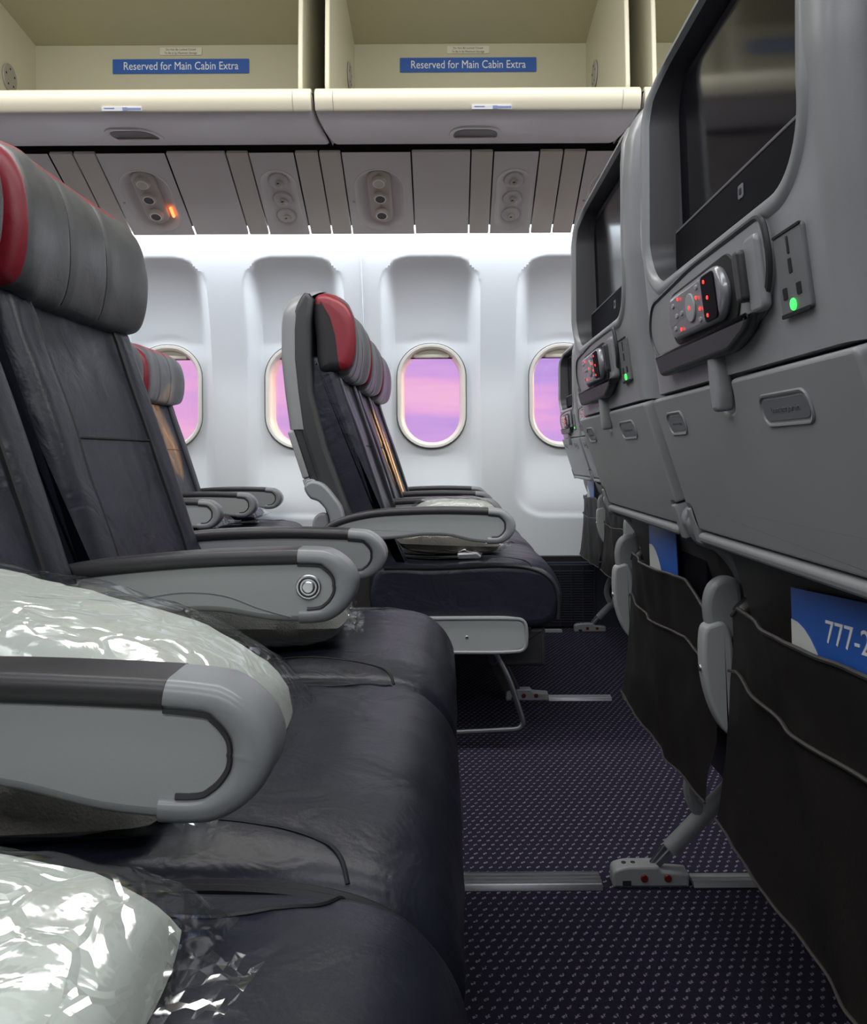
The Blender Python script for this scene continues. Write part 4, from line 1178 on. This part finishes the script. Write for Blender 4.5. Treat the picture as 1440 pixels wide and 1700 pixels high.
# ------------------------------------------------------------------ overhead bins
def make_bin(x0, x1, label, sign=True, sx_=.0):
    b = empty('overhead_bin', label, 'overhead bin', ((x0+x1)/2, 2.5, 1.70), 'open overhead bins')
    h = (x1-x0)/2-.003
    L = lambda a, b_, t_: Vector((t_, a-2.5, b_-1.70))
    # curved bucket front
    pr = spline([(2.500, 1.752), (2.496, 1.738), (2.500, 1.720), (2.515, 1.700), (2.56, 1.690), (2.64, 1.695), (2.74, 1.708), (2.84, 1.727), (2.915, 1.745), (2.93, 1.756), (2.90, 1.760), (2.75, 1.745), (2.60, 1.742), (2.54, 1.752), (2.515, 1.757)], 5)
    def dsp(v): return v
    bm = B(); slab(bm, pr, -h, h, .018, L, ny=3, nr=5); obj('bin_bucket', bm, M_bin, b)
    bm = B(); pl = spline([(2.497, 1.752), (2.492, 1.738), (2.4955, 1.720), (2.509, 1.7005), (2.516, 1.699), (2.51, 1.72), (2.512, 1.745), (2.54, 1.7535), (2.55, 1.758), (2.512, 1.7615)], 5)
    slab(bm, pl, -h+.002, h-.002, .004, L, ny=2); obj('bin_lip', bm, M_binlip, b)
    for xx in (-h+.055, h-.055):
        bm = B(); tube(bm, [L(p.x, p.y, xx) for p in pl[2:20]], .0011, 5); obj('lip_joint', bm, M_disc, b)
    bm = B()
    for k in range(5): slab(bm, circ(.004, 10, -h*.82+h*.41*k, 2.512), 1.7612, 1.7625, .0004, lambda a, b_, t_: Vector((a, b_-2.5, t_-1.70)))
    obj('lip_rivets', bm, M_disc, b)
    # lining: floor, back, roof, sides
    yb = 3.22
    bm = B(); slab(bm, [(2.55, 1.748), (yb, 1.80), (yb, 1.79), (2.55, 1.742)], -h+.03, h-.03, 0, L); obj('bin_floor', bm, M_binin, b)
    bm = B(); slab(bm, [(yb, 1.79), (yb+.01, 1.79), (yb+.01, 2.235), (yb, 2.225)], -h+.03, h-.03, 0, L); obj('bin_back', bm, M_binin, b)
    bm = B(); slab(bm, [(yb+.01, 2.226), (yb+.01, 2.24), (2.66, 2.30), (2.66, 2.285)], -h+.03, h-.03, 0, L); obj('bin_roof', bm, M_binin, b)
    side = rpoly([(2.515, 1.752), (yb+.01, 1.79), (yb+.01, 2.235), (2.66, 2.30), (2.56, 2.25), (2.53, 2.0)], [.03, 0, 0, .02, .05, .1], 5)
    for s_, nm in ((-1, 'bin_side'), (1, 'bin_side')):
        a = s_*(h-.036); bm = B(); slab(bm, side, a-.007, a+.007, .004, L); sd_ = obj(nm, bm, M_binside, b)
        cc = L(3.02, 2.02, a-s_*.008)
        bm = B(); slab(bm, circ(.048, 28), 0, .006, .003, lambda p, q, t_: cc+Vector((-s_*t_, p, q))); hd = obj('hinge_disc', bm, M_disc, sd_)
        bm = B()
        for k in range(5):
            an = 2*pi*k/5+.4; slab(bm, circ(.004, 8, .03*cos(an), .03*sin(an)), .0055, .0068, .0003, lambda p, q, t_: cc+Vector((-s_*t_, p, q)))
        obj('disc_screws', bm, M_black, hd)
    # handle
    ty = 2.705; tz = 1.7025; mh = frame_map(L(ty, tz, 0), (1, 0, 0), Vector((0, .989, .148)), Vector((0, .148, -.989)))
    bm = B(); hp = rpoly([(-.086, -.030), (.086, -.030), (.078, .018), (.05, .036), (-.05, .036), (-.078, .018)], [.03, .03, .02, .02, .02, .02], 5)
    hp = [Vector((p.x, -p.y*2.3)) for p in hp]
    slab(bm, hp, -.004, .002, .0015, mh); hnd = obj('handle_surround', bm, M_bin, b)
    bm = B(); slab(bm, [Vector((p.x*.84, p.y*.80+.004)) for p in hp], .001, .0032, .0008, mh); obj('handle', bm, M_glasshandle, hnd, label='dark recessed handle')
    bm = B(); slab(bm, rrect(.126, .012, .003, 0, .040), .003, .007, .001, mh); obj('handle_pull', bm, M_psud, hnd)
    # small placard on the lip
    mq = frame_map(L(2.512, 1.706, .04), (1, 0, 0), Vector((0, -.35, .94)).normalized(), Vector((0, -.94, -.35)).normalized())
    bm = B(); slab(bm, rrect(.115, .011, .001, 0, 0), .001, .0125, .0003, mq); pq = obj('lip_placard', bm, M_plate, b)
    bm = B(); slab(bm, rrect(.014, .009, .001, .010, 0), .0122, .0132, .0002, mq); slab(bm, rrect(.040, .006, .001, .036, 0), .0122, .0132, .0002, mq); slab(bm, rrect(.030, .003, .001, -.035, .002), .0122, .0132, .0002, mq); obj('placard_print', bm, M_blue2, pq)
    if sign:
        ms = frame_map(L(yb-.002, 2.146, sx_), (1, 0, 0), (0, 0, 1), (0, -1, 0))
        bm = B(); slab(bm, rrect(.506, .054, .003, 0, 0), 0, .0015, .0005, ms); sg = obj('sign', bm, M_blue, b, label='blue strip reading Reserved for Main Cabin Extra')
        text_mesh('sign_text', 'Reserved for Main Cabin Extra', .042, M_white, lambda a, b_, t_: ms(a, b_, t_), sg, .0016, width=.425)
        bm = B(); slab(bm, rrect(.156, .028, .003, .0, .056), 0, .001, .0003, ms); st_ = obj('sticker', bm, M_cream, b)
        text_mesh('sticker_text', 'Do Not Be Locked Closed', .011, M_ink, lambda a, b_, t_: ms(a, b_+.062, t_), st_, .0012, width=.11)
        text_mesh('sticker_text', 'To Be In by Maximum Storage', .011, M_ink, lambda a, b_, t_: ms(a, b_+.049, t_), st_, .0012, width=.12)
    return b
M_binside = mat('bin_side_cream', (.62, .60, .46), .42)  # same cream as the lining, light's colour cast partly tinted in
M_plate = mat('lip_placard_pale', (.62, .64, .70), .45)
M_blue2 = mat('placard_blue_ink', (.20, .25, .45), .5)
make_bin(-.381, .571, 'open overhead bin in the middle with complete blue reserved strip', True, -.008)
make_bin(-1.565, -.381, 'open overhead bin at upper left with blue reserved strip', True, -.006)
make_bin(.571, 1.523, 'overhead bin at upper right, mostly behind the tall seat back', True, .33-.0)
make_bin(-2.60, -1.565, 'overhead bin beyond the left edge of the view', False)
bm = B(); slab(bm, [(3.26, 1.72), (3.30, 1.72), (3.30, 2.34), (3.26, 2.34)], XL, XR, 0, YZ); struct(obj('wall_behind_bins', bm, M_black, smooth=False))
# ceiling light troughs
for y, lb in ((1.75, 'long ceiling light above the window-side aisle'), (.35, 'long ceiling light above the centre seats')):
    bm = B(); slab(bm, rrect(.34, .02, .006, y, 2.325), -2.9, 2.2, .002, YZ); tag(obj('ceiling_light', bm, M_lamp), lb, 'light', 'ceiling lights')
